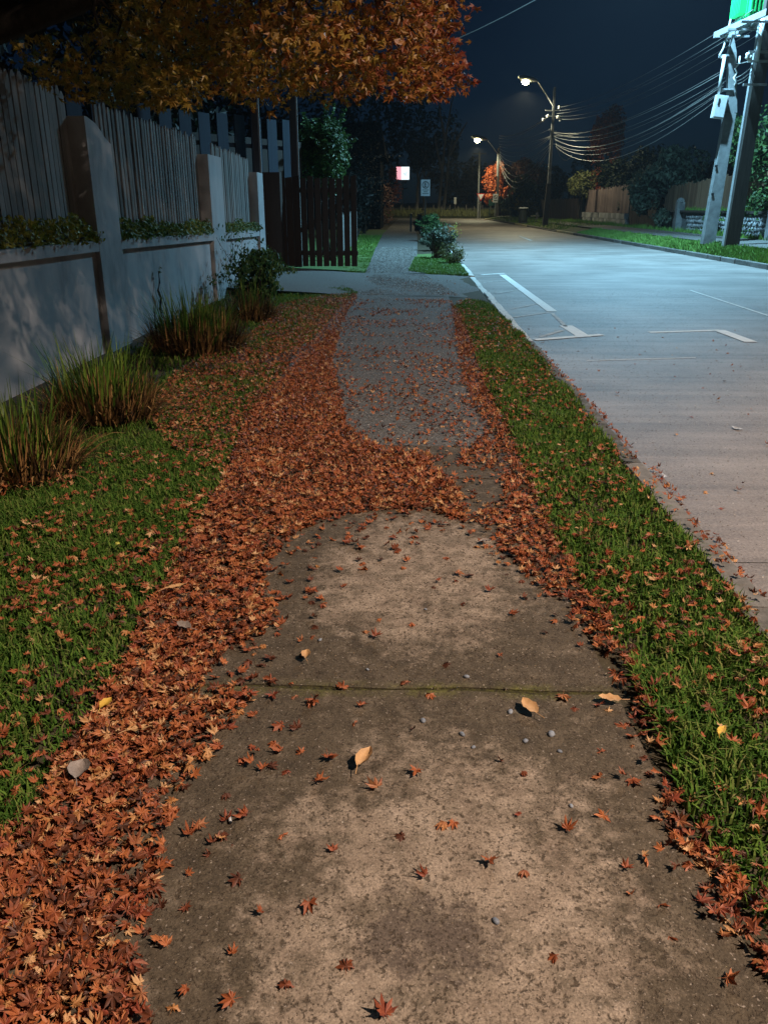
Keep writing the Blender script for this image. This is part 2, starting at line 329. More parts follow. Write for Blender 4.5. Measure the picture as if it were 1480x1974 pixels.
def slab_mat():
    """old concrete: tan paste, dark algae blotches, fine dark pits, moss at the joint and along the edges"""
    m = bpy.data.materials.new('path_concrete'); m.use_nodes = True; MATS['path_concrete'] = m
    N, L = m.node_tree.nodes, m.node_tree.links; b = N['Principled BSDF']; b.inputs['Roughness'].default_value = 0.85
    b.inputs['Specular IOR Level'].default_value = 0.25
    geo = N.new('ShaderNodeNewGeometry'); sp = N.new('ShaderNodeSeparateXYZ'); L.new(geo.outputs['Position'], sp.inputs[0])
    def noise(s, d=6, r=0.6):
        n = N.new('ShaderNodeTexNoise'); n.inputs['Scale'].default_value = s; n.inputs['Detail'].default_value = d; n.inputs['Roughness'].default_value = r
        L.new(geo.outputs['Position'], n.inputs['Vector']); return n.outputs['Fac']
    def ramp(f, *st):
        rp = N.new('ShaderNodeValToRGB'); e = rp.color_ramp.elements
        e[0].position, e[1].position = st[0][0], st[-1][0]
        for i, (p, c) in enumerate(st):
            c = (c, c, c) if not isinstance(c, tuple) else c
            if i == 0: e[0].color = (*c, 1)
            elif i == len(st)-1: e[-1].color = (*c, 1)
            else: x = e.new(p); x.color = (*c, 1)
        L.new(f, rp.inputs['Fac']); return rp.outputs['Color']
    def mixc(f, a, b_):
        mx = N.new('ShaderNodeMix'); mx.data_type = 'RGBA'
        if isinstance(f, float): mx.inputs['Factor'].default_value = f
        else: L.new(f, mx.inputs['Factor'])
        for k, s_ in (('A', a), ('B', b_)):
            i = [q for q in mx.inputs if q.name == k and q.type == 'RGBA'][0]
            if isinstance(s_, tuple): i.default_value = (*s_, 1)
            else: L.new(s_, i)
        return [q for q in mx.outputs if q.type == 'RGBA'][0]
    def ma(op, a, b_=0.0, c=False):
        n = N.new('ShaderNodeMath'); n.operation = op; n.use_clamp = c
        for i, s_ in enumerate((a, b_)):
            if isinstance(s_, (float, int)): n.inputs[i].default_value = float(s_)
            else: L.new(s_, n.inputs[i])
        return n.outputs[0]
    x, y = sp.outputs['X'], sp.outputs['Y']
    base = ramp(noise(9, 8), (0.3, (0.185, 0.142, 0.105)), (0.55, (0.30, 0.24, 0.18)), (0.75, (0.37, 0.30, 0.235)))
    # dirt: clean oval trodden in the middle of the first slab and of the second, dark elsewhere
    def oval(cx, cy, rx, ry):
        a = ma('DIVIDE', ma('SUBTRACT', x, cx), rx); c = ma('DIVIDE', ma('SUBTRACT', y, cy), ry)
        return ma('ADD', ma('MULTIPLY', a, a), ma('MULTIPLY', c, c))
    o1 = ma('MINIMUM', oval(0.13, 1.35, 0.52, 0.78), ma('MULTIPLY', oval(0.03, 3.3, 0.52, 0.85), 1.1))
    wob = ma('ADD', ma('MULTIPLY', ma('SUBTRACT', noise(2.6, 9, 0.72), 0.5), 3.4), ma('MULTIPLY', ma('SUBTRACT', noise(22, 6, 0.75), 0.5), 2.6))
    dirt = ramp(ma('ADD', o1, wob), (0.35, 0.0), (1.7, 1.0))
    col = mixc(ma('MULTIPLY', dirt, 0.88), base, ramp(noise(12, 9, 0.7), (0.34, (0.024, 0.019, 0.011)), (0.54, (0.066, 0.052, 0.032)), (0.70, (0.16, 0.13, 0.095))))
    st = ramp(ma('ADD', oval(0.06, 1.36, 0.17, 0.13), ma('MULTIPLY', ma('SUBTRACT', noise(13, 9, 0.78), 0.5), 7.5)), (0.2, 0.85), (2.0, 0.0))
    col = mixc(st, col, (0.085, 0.066, 0.052))
    blot = ramp(noise(6.5, 10, 0.74), (0.50, 0.0), (0.62, 0.7)); col = mixc(blot, col, (0.10, 0.08, 0.055))
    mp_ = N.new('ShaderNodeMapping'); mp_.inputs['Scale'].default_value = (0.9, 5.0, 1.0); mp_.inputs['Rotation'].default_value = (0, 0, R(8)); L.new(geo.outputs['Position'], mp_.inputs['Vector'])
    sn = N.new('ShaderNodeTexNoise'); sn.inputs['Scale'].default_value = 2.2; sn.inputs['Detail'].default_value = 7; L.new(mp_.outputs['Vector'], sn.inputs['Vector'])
    col = mixc(ma('MULTIPLY', ramp(sn.outputs['Fac'], (0.50, 0.0), (0.64, 0.75)), ramp(y, (1.9, 0.15), (2.5, 1.0))), col, (0.062, 0.050, 0.034))  # soft shadow bands across the path, painted in as dark streaks
    # moss
    yj = ma('SUBTRACT', y, ma('ADD', 2.35, ma('MULTIPLY', ma('SUBTRACT', noise(2.0), 0.5), 0.06)))
    dj = ma('ABSOLUTE', yj); mossb = ma('MULTIPLY', ramp(noise(6, 5), (0.42, 0.15), (0.6, 1.0)), ramp(ma('ADD', dj, ma('MULTIPLY', ma('SUBTRACT', noise(18, 6), 0.5), 0.10)), (0.008, 0.9), (0.06, 0.0)))
    col = mixc(mossb, col, ramp(noise(40), (0.35, (0.055, 0.058, 0.012)), (0.7, (0.15, 0.145, 0.03))))
    # pits and grains
    vor = N.new('ShaderNodeTexVoronoi'); vor.inputs['Scale'].default_value = 95; L.new(geo.outputs['Position'], vor.inputs['Vector'])
    pit = ma('MAXIMUM', ramp(noise(62, 5, 0.55), (0.575, 0.0), (0.66, 0.85)), ma('MULTIPLY', ramp(noise(135, 3, 0.5), (0.58, 0.0), (0.66, 0.8)), ramp(noise(7, 4), (0.40, 0.25), (0.60, 1.0))))
    pit = ma('MAXIMUM', pit, ma('MULTIPLY', ramp(vor.outputs['Distance'], (0.08, 1.0), (0.22, 0.0)), ramp(noise(26, 4), (0.52, 0.0), (0.60, 0.8))))
    col = mixc(pit, col, (0.060, 0.044, 0.028))
    pale = ramp(noise(88, 4, 0.6), (0.62, 0.0), (0.70, 0.7)); col = mixc(pale, col, (0.42, 0.36, 0.30))
    gr = ramp(noise(150, 4, 0.8), (0.36, 0.55), (0.64, 1.35))
    mul = N.new('ShaderNodeMix'); mul.data_type = 'RGBA'; mul.blend_type = 'MULTIPLY'; mul.inputs['Factor'].default_value = 0.8
    A = [q for q in mul.inputs if q.type == 'RGBA']; L.new(col, A[0]); L.new(gr, A[1]); col = [q for q in mul.outputs if q.type == 'RGBA'][0]
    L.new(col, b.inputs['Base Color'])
    bp = N.new('ShaderNodeBump'); bp.inputs['Strength'].default_value = 0.75; bp.inputs['Distance'].default_value = 0.008
    hh = ma('ADD', ma('MULTIPLY', noise(120, 5, 0.7), 0.6), ma('SUBTRACT', ma('MULTIPLY', noise(16, 5), 0.9), ma('MULTIPLY', pit, 0.5)))
    L.new(hh, bp.inputs['Height']); L.new(bp.outputs['Normal'], b.inputs['Normal'])
slab_mat()

def road_mat():
    """broom-finished concrete road: fine ripples across the road, grains, worn patches"""
    m = bpy.data.materials.new('road_concrete'); m.use_nodes = True; MATS['road_concrete'] = m
    N, L = m.node_tree.nodes, m.node_tree.links; b = N['Principled BSDF']
    b.inputs['Roughness'].default_value = 0.62; b.inputs['Specular IOR Level'].default_value = 0.35
    geo = N.new('ShaderNodeNewGeometry')
    def noise(s, d, st=(1, 1, 1), r=0.6):
        mp = N.new('ShaderNodeMapping'); mp.inputs['Scale'].default_value = st; L.new(geo.outputs['Position'], mp.inputs['Vector'])
        n = N.new('ShaderNodeTexNoise'); n.inputs['Scale'].default_value = s; n.inputs['Detail'].default_value = d; n.inputs['Roughness'].default_value = r
        L.new(mp.outputs['Vector'], n.inputs['Vector']); return n.outputs['Fac']
    def ma(op, a, b_):
        n = N.new('ShaderNodeMath'); n.operation = op
        for i, s_ in enumerate((a, b_)):
            if isinstance(s_, float): n.inputs[i].default_value = s_
            else: L.new(s_, n.inputs[i])
        return n.outputs[0]
    streak = noise(3.0, 5, (0.12, 1.6, 1)); big = noise(0.6, 5); fine = noise(75, 5, r=0.8)
    f = ma('ADD', ma('MULTIPLY', streak, 0.24), ma('ADD', ma('MULTIPLY', big, 0.30), ma('MULTIPLY', fine, 0.46)))
    rp = N.new('ShaderNodeValToRGB'); e = rp.color_ramp.elements
    e[0].position = 0.40; e[0].color = (0.082, 0.070, 0.062, 1); e[1].position = 0.61; e[1].color = (0.30, 0.268, 0.245, 1)
    x = e.new(0.5); x.color = (0.185, 0.162, 0.147, 1)
    L.new(f, rp.inputs['Fac']); L.new(rp.outputs['Color'], b.inputs['Base Color'])
    bp = N.new('ShaderNodeBump'); bp.inputs['Strength'].default_value = 0.5; bp.inputs['Distance'].default_value = 0.012
    L.new(ma('ADD', ma('MULTIPLY', noise(6.0, 3, (0.05, 1.4, 1)), 0.8), ma('MULTIPLY', noise(120, 4, r=0.75), 0.5)), bp.inputs['Height'])
    L.new(bp.outputs['Normal'], b.inputs['Normal'])
road_mat()

# ------------------------------------------------------------------ the setting
ROAD_Z = -0.09
KX = 1.50                                   # road edge on our side
def zr(x):                                  # rise of the bank across the road
    return float(np.interp(x, [9.95, 11.2, 13.8, 15.0, 40.0], [0.04, 0.30, 0.38, 0.45, 0.6]))
struct(MB().poly([(-600, -300, 0), (600, -300, 0), (600, 900, 0), (-600, 900, 0)], -0.17).build('ground', 'far_ground'))
struct(MB().grid([1.49, 9.9], [-12, 2, 3.667], lambda x, y: ROAD_Z).grid([1.49, 9.9], [3.675, 30, 60, 117.9], lambda x, y: ROAD_Z).build('road', 'road_concrete'))
struct(MB().poly([(-80, 118, 0), (80, 118, 0), (80, 126.5, 0), (-80, 126.5, 0)], ROAD_Z-0.004).build('cross_street', 'road_concrete'))
def ramp_z(x): return 0.14*float(np.clip((-1.0-x)/2.2, 0, 1))
# our side of the road: soil under verge, lawns, path
struct(MB().grid([-60, -3.45, -1.0, 1.37], [-8, 15.2, 20.4, 60, 117.9], lambda x, y: -0.014 if y < 16 else (-0.02 if x > -3 else 0.0)).build('soil_bed', 'soil'))
struct(MB().grid(np.linspace(9.96, 40, 16), np.linspace(-12, 117.9, 14), lambda x, y: zr(x)-0.01).build('bank', 'far_ground'))
# far side of the cross street: rising rough grass
struct(MB().grid(np.linspace(-90, 90, 20), [126.6, 132, 140, 170, 400], lambda x, y: float(np.interp(y, [126.6, 132, 140, 170, 400], [0, 0.5, 1.1, 2.0, 3.0]))).build('far_verge', 'far_ground'))

# path slabs (concrete, near) then asphalt and gravel further on
path = setting('footpath')
def edge_r(y): return float(np.interp(y, [0, 1.27, 2.0, 3.1, 4.4, 5.8, 9, 13.8, 15], [0.80, 0.775, 0.715, 0.67, 0.64, 0.60, 0.62, 0.667, 0.67]))
def edge_l(y): return float(np.interp(y, [0, 1.6, 3.3, 7, 13, 15.4], [-1.0, -1.0, -1.07, -1.25, -1.33, -1.3]))
def slab(y0, y1, name='concrete_slab', m='path_concrete', z=0.012, x0=None, x1=None, thick=0.07):
    ys = np.linspace(y0, y1, 9); w = lambda i: 0.008*math.sin(i*12.9+y0*7)
    rt = [((edge_r(y) if x1 is None else x1)+w(y), y) for y in ys]; lf = [((edge_l(y) if x0 is None else x0)+w(y+3), y) for y in ys[::-1]]
    n = 7; bot = [(lf[-1][0]+(rt[0][0]-lf[-1][0])*i/n, y0+0.010*math.sin(i*2.3+y0)) for i in range(1, n)]
    top = [(rt[-1][0]+(lf[0][0]-rt[-1][0])*i/n, y1+0.010*math.sin(i*2.3+y1)) for i in range(1, n)]
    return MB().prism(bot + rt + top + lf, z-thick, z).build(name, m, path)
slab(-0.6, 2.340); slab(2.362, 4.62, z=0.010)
slab(4.645, 5.35, z=0.006, x0=-1.1, x1=0.232); slab(4.645, 5.35, z=0.009, x0=0.222)
slab(5.37, 15.25, 'asphalt_strip', 'asphalt_path', z=0.004)
MB().poly([(-1.0, 2.31, 0), (0.7, 2.31, 0), (0.69, 2.39, 0), (-1.0, 2.39, 0)], 0.0045).build('moss_joint', 'moss', path)
# driveway crossing the path
drv = MB().grid(np.linspace(-6.0, 1.37, 18), np.linspace(15.27, 20.6, 9),
                lambda x, y: 0.006 + ramp_z(x) - 0.03*max(0, (x-0.6)/0.8) + 0.008*math.sin(x*3.1+y*1.7)).build('driveway', 'asphalt_path')
struct(drv)
p2l = lambda y: float(np.interp(y, [20.6, 24, 30, 50, 80, 118], [-1.15, -1.22, -1.38, -1.75, -1.85, -1.9]))
p2r = lambda y: float(np.interp(y, [20.6, 22, 26, 40, 118], [0.35, 0.05, 0.15, 0.25, 0.35]))
ys = [20.6, 22, 24, 26, 30, 40, 50, 80, 117.8]
m_ = MB(); V = [(p2l(y), y, 0.014) for y in ys] + [(p2r(y), y, 0.014) for y in ys]; n_ = len(ys)
m_.add(V, [(i, n_+i, n_+i+1, i+1) for i in range(n_-1)]); struct(m_.build('far_footpath', 'asphalt_path'))
# lawn beyond the gate
struct(MB().grid([-9, -5, -3, -1.9, -1.16], [21.2, 24, 30, 45, 60], lambda x, y: 0.004 + 0.10*max(0, min(1, (-1.0-x)/2.2))*max(0, (30-y)/9)).build('lawn', 'lawn'))
struct(MB().poly([(-0.05, 21.3, 0), (0.4, 20.6, 0), (1.36, 20.2, 0), (1.36, 30, 0), (0.15, 29, 0)], 0.012).build('lawn_patch', 'lawn'))
# pavement across the road
struct(MB().grid([11.25, 12.2, 13.3], np.linspace(-10, 117, 8), lambda x, y: zr(x)+0.004).build('far_pavement', 'asphalt_path'))

# kerbs: single stones
def kerb_mesh(ln, w, h, m, seed):
    g = random.Random(seed); b = 0.015; prof = [(0, -h), (w, -h), (w, -b), (w-b, 0), (b, 0), (0, -b)]
    mb = MB(); n = 5; V = []
    for i in range(n):
        t = (i/(n-1)-0.5)*ln
        V += [(x+g.uniform(-.004, .004), t, z+g.uniform(-.005, .005)) for x, z in prof]
    k = 6; F = [(i*k+j, i*k+(j+1) % k, (i+1)*k+(j+1) % k, (i+1)*k+j) for i in range(n-1) for j in range(k)]
    F += [tuple(range(k)), tuple((n-1)*k+j for j in range(k-1, -1, -1))]
    mb.add(V, F); return mb.mesh('kerb_stone', m)
kerb = setting('kerb')
km = [kerb_mesh(0.985, 0.13, 0.16, 'kerb_concrete', i) for i in range(3)]; kw = [kerb_mesh(0.985, 0.13, 0.16, 'kerb_white', i) for i in range(3)]
for i in range(27):
    y = 0.5+i; me = kw[i % 3] if 10.4 < y < 24 else km[i % 3]
    piece('kerb_stone', me, kerb, (1.372+0.006*math.sin(y*2.1), y, 0.010-0.03*(15.5 < y < 19.8)), (0, 0, rnd.uniform(-.006, .006)))
MB().box((1.437, 72, -0.075), (0.13, 90, 0.16)).build('kerb_run', 'kerb_white', kerb)
kerb2 = setting('far_kerb')
k2 = [kerb_mesh(1.18, 0.15, 0.20, 'kerb_concrete', 10+i) for i in range(3)]; k2y = [kerb_mesh(1.18, 0.15, 0.20, 'kerb_yellow', 10+i) for i in range(3)]
for i in range(84):
    y = 17+i*1.2; me = k2y[i % 3] if (52 < y < 58 or 74 < y < 82 or y > 104) else k2[i % 3]
    dz = -0.06 if 59 < y < 66 else 0
    piece('kerb_stone', me, kerb2, (9.83+0.012*math.sin(y*1.3), y, 0.05+dz), (rnd.uniform(-.004, .004), 0, rnd.uniform(-.01, .01)))

# road paint
def strip(pts, w, name, m, parent, z=ROAD_Z+0.005):
    mb = MB()
    for a, b in zip(pts[:-1], pts[1:]):
        a, b = Vector((a[0], a[1], 0)), Vector((b[0], b[1], 0)); d = (b-a).normalized(); n = Vector((-d.y, d.x, 0))*w/2
        mb.poly([tuple(a-n), tuple(b-n), tuple(b+n), tuple(a+n)][::1], z); z += 0.0008
    return mb.build(name, m, parent)
bay = setting('parking_bay_marking')
g2 = lambda x, y: tuple(G(x, y, ROAD_Z))[:2]
strip([g2(928, 530), g2(972, 527)], 0.12, 'end_line', 'road_paint', bay)
strip([g2(968, 530), g2(1064, 601)], 0.17, 'side_line', 'road_paint', bay, ROAD_Z+0.007)
strip([g2(1064, 604), g2(1090, 630)], 0.06, 'worn_line', 'road_paint_worn', bay)
strip([g2(1090, 628), g2(1126, 650)], 0.19, 'side_line', 'road_paint', bay)
strip([g2(1030, 656), g2(1160, 646)], 0.13, 'end_line', 'road_paint', bay, ROAD_Z+0.009)
for a, b in (((955, 566), (1000, 559)), ((985, 596), (1040, 585)), ((990, 612), (1060, 602)), ((1040, 650), (1085, 637)), ((930, 545), (980, 540))):
    strip([g2(*a), g2(*b)], 0.07, 'worn_hatch', 'road_paint_worn', bay)
bay2 = setting('corner_marking')
strip([g2(1250, 641), g2(1388, 637)], 0.11, 'corner_line', 'road_paint', bay2); strip([g2(1384, 637), g2(1446, 660)], 0.17, 'corner_line', 'road_paint', bay2, ROAD_Z+0.008)
strip([g2(1330, 560), g2(1480, 609)], 0.045, 'lane_line', 'road_paint', setting('lane_marking'))
strip([g2(1000, 455), g2(1024, 464)], 0.16, 'lane_line', 'road_paint', setting('lane_marking'))
strip([g2(1130, 696), g2(1340, 690)], 0.022, 'seam_line', 'road_paint', setting('seam_marking'))

# ------------------------------------------------------------------ street lamps and poles
def lamp_light(o, loc, W, col, rad=0.15, ang=160, blend=0.35):
    ld = bpy.data.lights.new('lamp_light', 'SPOT'); ld.energy = W; ld.color = col; ld.shadow_soft_size = rad
    ld.spot_size = R(ang); ld.spot_blend = blend
    lo = bpy.data.objects.new('lamp_light', ld); C.objects.link(lo); lo.location = Vector(loc)-Vector(o.location); lo.parent = o
def lamp_head(o, tip, d, lens, W, col, arm_from, hs=1.0, ang=160, blend=0.35):
    """arm from pole to tip, cobra head of length .7 along d, lens under it"""
    tip = Vector(tip); d = Vector(d).normalized()
    MB().tube([arm_from, Vector(arm_from).lerp(tip, .5)+Vector((0, 0, .06)), tip], [0.05, 0.045, 0.04]).build('lamp_arm', 'galvanised', o)
    e = tip + d*0.75*hs; h = MB(); k = 8; V = []
    for t, w, hh in ((0, .06, .05), (.2, .13, .09), (.55, .17, .11), (.85, .15, .09), (1.0, .06, .04)):
        c = tip.lerp(e, t); x = d.cross(Vector((0, 0, 1))).normalized()
        for j in range(k):
            a = 2*math.pi*j/k; V.append(tuple(c + x*math.cos(a)*w*hs + Vector((0, 0, math.sin(a)*hh*hs))))
    F = [(i*k+j, i*k+(j+1) % k, (i+1)*k+(j+1) % k, (i+1)*k+j) for i in range(4) for j in range(k)]
    h.add(V, F); hd = h.build('lamp_head', 'galvanised', o, True)
    c = tip.lerp(e, .6) + Vector((0, 0, -.10*hs))
    MB().lathe([(0.13*hs, 0.02), (0.15*hs, -0.03), (0.10*hs, -0.10*hs), (0.03*hs, -0.13*hs)], c, 10).build('lamp_lens', lens, hd, True)
    lamp_light(o, c+Vector((0, 0, -.32*hs)), W, col, 0.15, ang, blend)

def tapered_pole(o, base, top, w0, w1, m='pole_concrete', name='pole'):
    MB().bar(base, top, w0, w0*0.72, w1, w1*0.72).build(name, m, o)

# pole with warm lamp, beside and behind the viewer
o = thing('street_lamp', 'warm street lamp on a concrete pole beside the near end of the road', 'street lamp', (10.7, -2.0, 0.25))
tapered_pole(o, (10.7, -2, .2), (10.7, -2, 11.6), .34, .2)
lamp_head(o, (8.9, -1.6, 11.3), (-1, 0.1, 0.05), 'lamp_yellow', WARM_W, (1.0, 0.78, 0.63), (10.7, -2, 10.2), 1.0, 160, 1.0)

# two poles with the green transformer between them
pA = G(1363, 466, .33); pB = G(1407, 470, .33)
tA = AY(1415, 66, pA.y); 
oA = thing('utility_pole', 'pale concrete pole with a meter box and white conduit, left of the leaning pair', 'utility pole', (pA.x, pA.y, .3))
MB().bar((pA.x, pA.y, .25), (pA.x+.16, pA.y, 4.6), .44, .34, .36, .28).build('pole', 'pole_concrete', oA)
MB().bar((pA.x+.22, pA.y, 4.6), (tA.x-.02, pA.y, tA.z-.55), .31, .24, .27, .20).build('upper_pole', 'pole_concrete', oA)
MB().bar((tA.x-.02, pA.y, tA.z-.56), (tA.x-.06, pA.y, tA.z), .27, .20, .03, .05).build('pole_tip', 'pole_concrete', oA)
a, b = AY(1392, 108, pA.y), AY(1379, 188, pA.y)
MB().tube([(a.x, pA.y-.2, a.z), (b.x, pA.y-.2, b.z)], .055, 8).build('conduit', 'white_metal', oA, True)
c1, c2 = AY(1369, 189, pA.y), AY(1394, 226, pA.y); cx, cz = (c1.x+c2.x)/2, (c1.z+c2.z)/2
bx = MB().box((cx, pA.y-.22, cz), (.40, .22, .72), ry=R(6)).build('meter_box', 'white_metal', oA)
MB().box((cx, pA.y-.335, cz), (.34, .02, .64), ry=R(6)).build('box_door', 'white_metal', bx)
MB().box((cx-.08, pA.y-.35, cz+.15), (.06, .02, .2), ry=R(6)).build('handle', 'sign_black', bx)
for yy in (108, 173):
    q = AY(1400, yy, pA.y); MB().box((q.x-.03, pA.y, q.z), (.40, .34, .05)).build('strap', 'galvanised', oA)
for xx, yy in ((1380, 320), (1373, 374), (1401, 195)):
    q = AY(xx, yy, pA.y-.18); MB().tube([(q.x, pA.y-.195, q.z), (q.x, pA.y-.12, q.z)], .045, 8).build('bolt_hole', 'sign_black', oA)
pts = [AY(*p, pA.y-.15) for p in ((1418, 5), (1407, 40), (1400, 70), (1394, 92), (1386, 106), (1388, 112), (1393, 108))]
MB().tube(pts, .035, 6).build('cable_loop', 'white_metal', oA, True)
pts = [AY(*p, pA.y-.2) for p in ((1425, 108), (1424, 122), (1416, 132), (1420, 140), (1413, 150), (1418, 158), (1414, 165))]
MB().tube(pts, .03, 5).build('connector', 'porcelain', oA, True)

oB = thing('utility_pole', 'dark leaning pole with a pale conduit up its left edge, right of the pair', 'utility pole', (pB.x, pB.y, .3))
tB = AY(1482, 20, pB.y)
dB = Vector((tB.x-pB.x, 0, tB.z-.3)); topB = Vector((pB.x, pB.y, .3)) + dB*1.38
MB().bar((pB.x, pB.y, .25), topB, .48, .36, .30, .24).build('pole', 'pole_wood', oB)
MB().bar((pB.x-.24, pB.y-.05, .25), (tB.x-.26, pB.y-.05, tB.z-.4), .09, .22, .08, .12).build('edge_strip', 'galvanised', oB)
q0, q1 = AY(1457, 118, pB.y-.25), AY(1470, 36, pB.y-.25)
MB().tube([q0, q1], .075, 8).build('conduit', 'white_metal', oB, True)
for yy, xx in ((100, 1457), (118, 1455), (163, 1446)):
    q = AY(xx+8, yy, pB.y-.2); MB().box((q.x, q.y, q.z), (.75, .06, .07)).build('strap', 'galvanised', oB)
for yy, xx in ((108, 1440), (113, 1444)):
    q = AY(xx, yy, pB.y-.3); MB().lathe([(.03, .1), (.08, .05), (.05, 0), (.08, -.05), (.03, -.1)], q, 8).build('insulator', 'porcelain', oB, True)
# lamp high on the dark pole (above the picture)
lamp_head(oB, (8.1, pB.y-.4, 13.0), (-1, 0.0, 0.05), 'lamp_cool', COOL_W, (0.33, 0.72, 1.0), Vector((topB.x, topB.y, min(11.8, topB.z-.1))), 1.0, 157, 1.0)

# transformer on its platform between the two poles
ptA, ptB = AY(1402, 62, pA.y), AY(1476, 22, pB.y)
zp = ptA.z
o = thing('transformer_platform', 'galvanised crossbeams carrying the transformer between the two poles', 'platform', (ptA.x, pA.y, zp))
for dx in (-.26, .26):
    MB().bar((ptA.x+dx, pA.y+.5, zp), (ptA.x+dx+.35, pB.y-1.3, zp), .10, .18).build('beam', 'galvanised', o)
for t in (.1, .45, .8):
    yy = pA.y+.4+(pB.y-1.2-pA.y-.4)*t; MB().bar((ptA.x-.4, yy, zp-.12), (ptA.x+.75, yy, zp-.12), .10, .06).build('cross_beam', 'galvanised', o)
for dy in (.2, -.6):
    MB().lathe([(.16, 0), (.13, .03), (.05, .05)], (ptA.x+.2, pA.y+dy, zp-.24), 10).build('bracket', 'galvanised', o)
tx, ty, tz = ptA.x+.34, (pA.y+pB.y)/2-.05, zp+.14
o = thing('transformer', 'bright green electrical transformer with cooling fins up on its platform', 'transformer', (tx, ty, tz))
MB().box((tx, ty, tz+.60), (.62, .95, 1.1)).box((tx, ty, tz+1.19), (.72, 1.05, .06)).build('tank', 'transformer_green', o)
for i in range(7):
    MB().box((tx-.42, ty-.40+i*.135, tz+.58), (.20, .045, .85)).build('cooling_fin', 'transformer_green', o)
for i in range(5):
    MB().box((tx-.24+i*.12, ty-.60, tz+.58), (.045, .22, .85)).build('cooling_fin', 'transformer_green', o)
MB().box((tx, ty, tz+.02), (.70, .5, .08)).build('base_frame', 'transformer_shade', o)
for i in range(3):
    MB().lathe([(.04, 0), (.09, .08), (.05, .12), (.09, .2), (.05, .24), (.03, .4)], (tx-.2+.2*i, ty, tz+1.22), 8).build('bushing', 'porcelain', o, True)

# far pole with lit lamp
p1 = G(1050, 430, .33); p1t = AY(1069, 168, p1.y)
o1 = thing('street_lamp', 'taller lit street lamp on a thin pole hung with many wires', 'street lamp', (p1.x, p1.y, .3))
MB().bar((p1.x, p1.y, .2), (p1.x+.10, p1.y, 3.2), .42, .34, .32, .26).build('pole_foot', 'pole_wood', o1)
MB().bar((p1.x+.10, p1.y, 3.0), (p1t.x, p1.y, p1t.z), .24, .22, .14, .14).build('pole', 'pole_concrete', o1)
L1 = AY(1022, 158, p1.y)
at = AY(1066, 205, p1.y); at.y = p1.y
lamp_head(o1, (L1.x+.45, p1.y, L1.z+.12), (-1, -.2, .12), 'lamp_yellow', FAR_W, (1.0, 0.93, 0.62), at, 1.9)
for yy in (213, 224, 253, 266, 278):
    q = AY(1065, yy, p1.y); w = 1.1 if yy < 230 else .5
    MB().box((q.x, p1.y, q.z), (w, .12, .07)).build('cross_arm', 'galvanised', o1)
for xx, yy in ((1046, 231), (1076, 226), (1079, 231), (1074, 226), (1077, 207), (1055, 224)):
    q = AY(xx, yy, p1.y-.1); MB().lathe([(.04, .12), (.10, .06), (.06, 0), (.10, -.06), (.04, -.12)], q, 7).build('insulator', 'porcelain', o1, True)
p2 = G(958, 416, .33); p2t = AY(961, 285, p2.y)
o2 = thing('street_lamp', 'shorter lit street lamp standing before the orange maple tree', 'street lamp', (p2.x, p2.y, .3))
MB().bar((p2.x, p2.y, .2), (p2t.x, p2.y, p2t.z), .40, .36, .22, .2).build('pole', 'pole_wood', o2)
L2 = AY(931, 271, p2.y-1.6); at = AY(960, 298, p2.y)
lamp_head(o2, (L2.x+.45, p2.y-1.4, L2.z+.2), (-1, -.2, .15), 'lamp_yellow', FAR_W*.9, (1.0, 0.93, 0.60), at, 2.8)
MB().tube([AY(959, 340, p2.y), AY(960, 296, p2.y), ], .17, 6).build('pale_sleeve', 'pole_concrete', o2)
q = AY(924, 292, 126); qb = AY(921, 414, 126)
o = thing('utility_pole', 'thin dim pole with a crossbar left of the shorter lamp', 'utility pole', (qb.x, 126, 0))
MB().bar((qb.x, 126, -.1), (q.x, 126, q.z), .26, .26, .18, .18).build('pole', 'pole_concrete', o)
MB().box((q.x, 126, q.z-.3), (1.9, .12, .12)).build('cross_arm', 'pole_wood', o)

# overhead wires
def wire(a, b, sag, r=.014, label='thin overhead wire strung between the street poles', group='overhead wires'):
    a, b = Vector(a), Vector(b); n = 18
    r = r*.78; pts = [a.lerp(b, t/n) - Vector((0, 0, sag*4*(t/n)*(1-t/n))) for t in range(n+1)]
    return tag(MB().tube(pts, r, 4).build('overhead_wire', 'cable'), label, 'wire', group)
ORD = ['topmost', 'second', 'third', 'fourth', 'fifth', 'sixth', 'seventh', 'eighth', 'ninth', 'tenth', 'eleventh', 'lowest']
def P1(x, y): return AY(x, y, p1.y)
def PA(x, y, dy=0): return AY(x, y, pA.y+dy)
up = '%s upper wire from the top, rising from the tall lamp pole towards the transformer poles'
for i, (a, b, s) in enumerate((((1076, 207), (1452, 18), .5), ((1078, 213), (1460, 30), .6), ((1072, 219), (1466, 36), .6), ((1080, 224), (1470, 46), .7), ((1082, 230), (1474, 58), .7))):
    wire(P1(*a), AY(b[0], b[1], pB.y-.4), s, .013, up % ORD[i], 'upper wires to the transformer poles')
lo = '%s lower sagging wire from the top, between the tall lamp pole and the transformer poles'
for i, (a, b, s, r) in enumerate((((1067, 255), (1393, 140), .7, .018), ((1068, 257), (1396, 150), .9, .014), ((1069, 264), (1398, 156), .9, .014), ((1069, 268), (1394, 160), 1.2, .02), ((1070, 270), (1392, 166), 1.1, .026),
                                  ((1070, 277), (1396, 172), 1.1, .016), ((1070, 278), (1392, 176), 1.3, .016), ((1070, 282), (1390, 186), 1.5, .02), ((1066, 262), (1402, 130), .6, .014))):
    wire(P1(*a), PA(*b, -.2), s, r, lo % ORD[i], 'lower wires to the transformer poles')
sh = '%s short wire from the top, stretched between the pale pole and the dark pole'
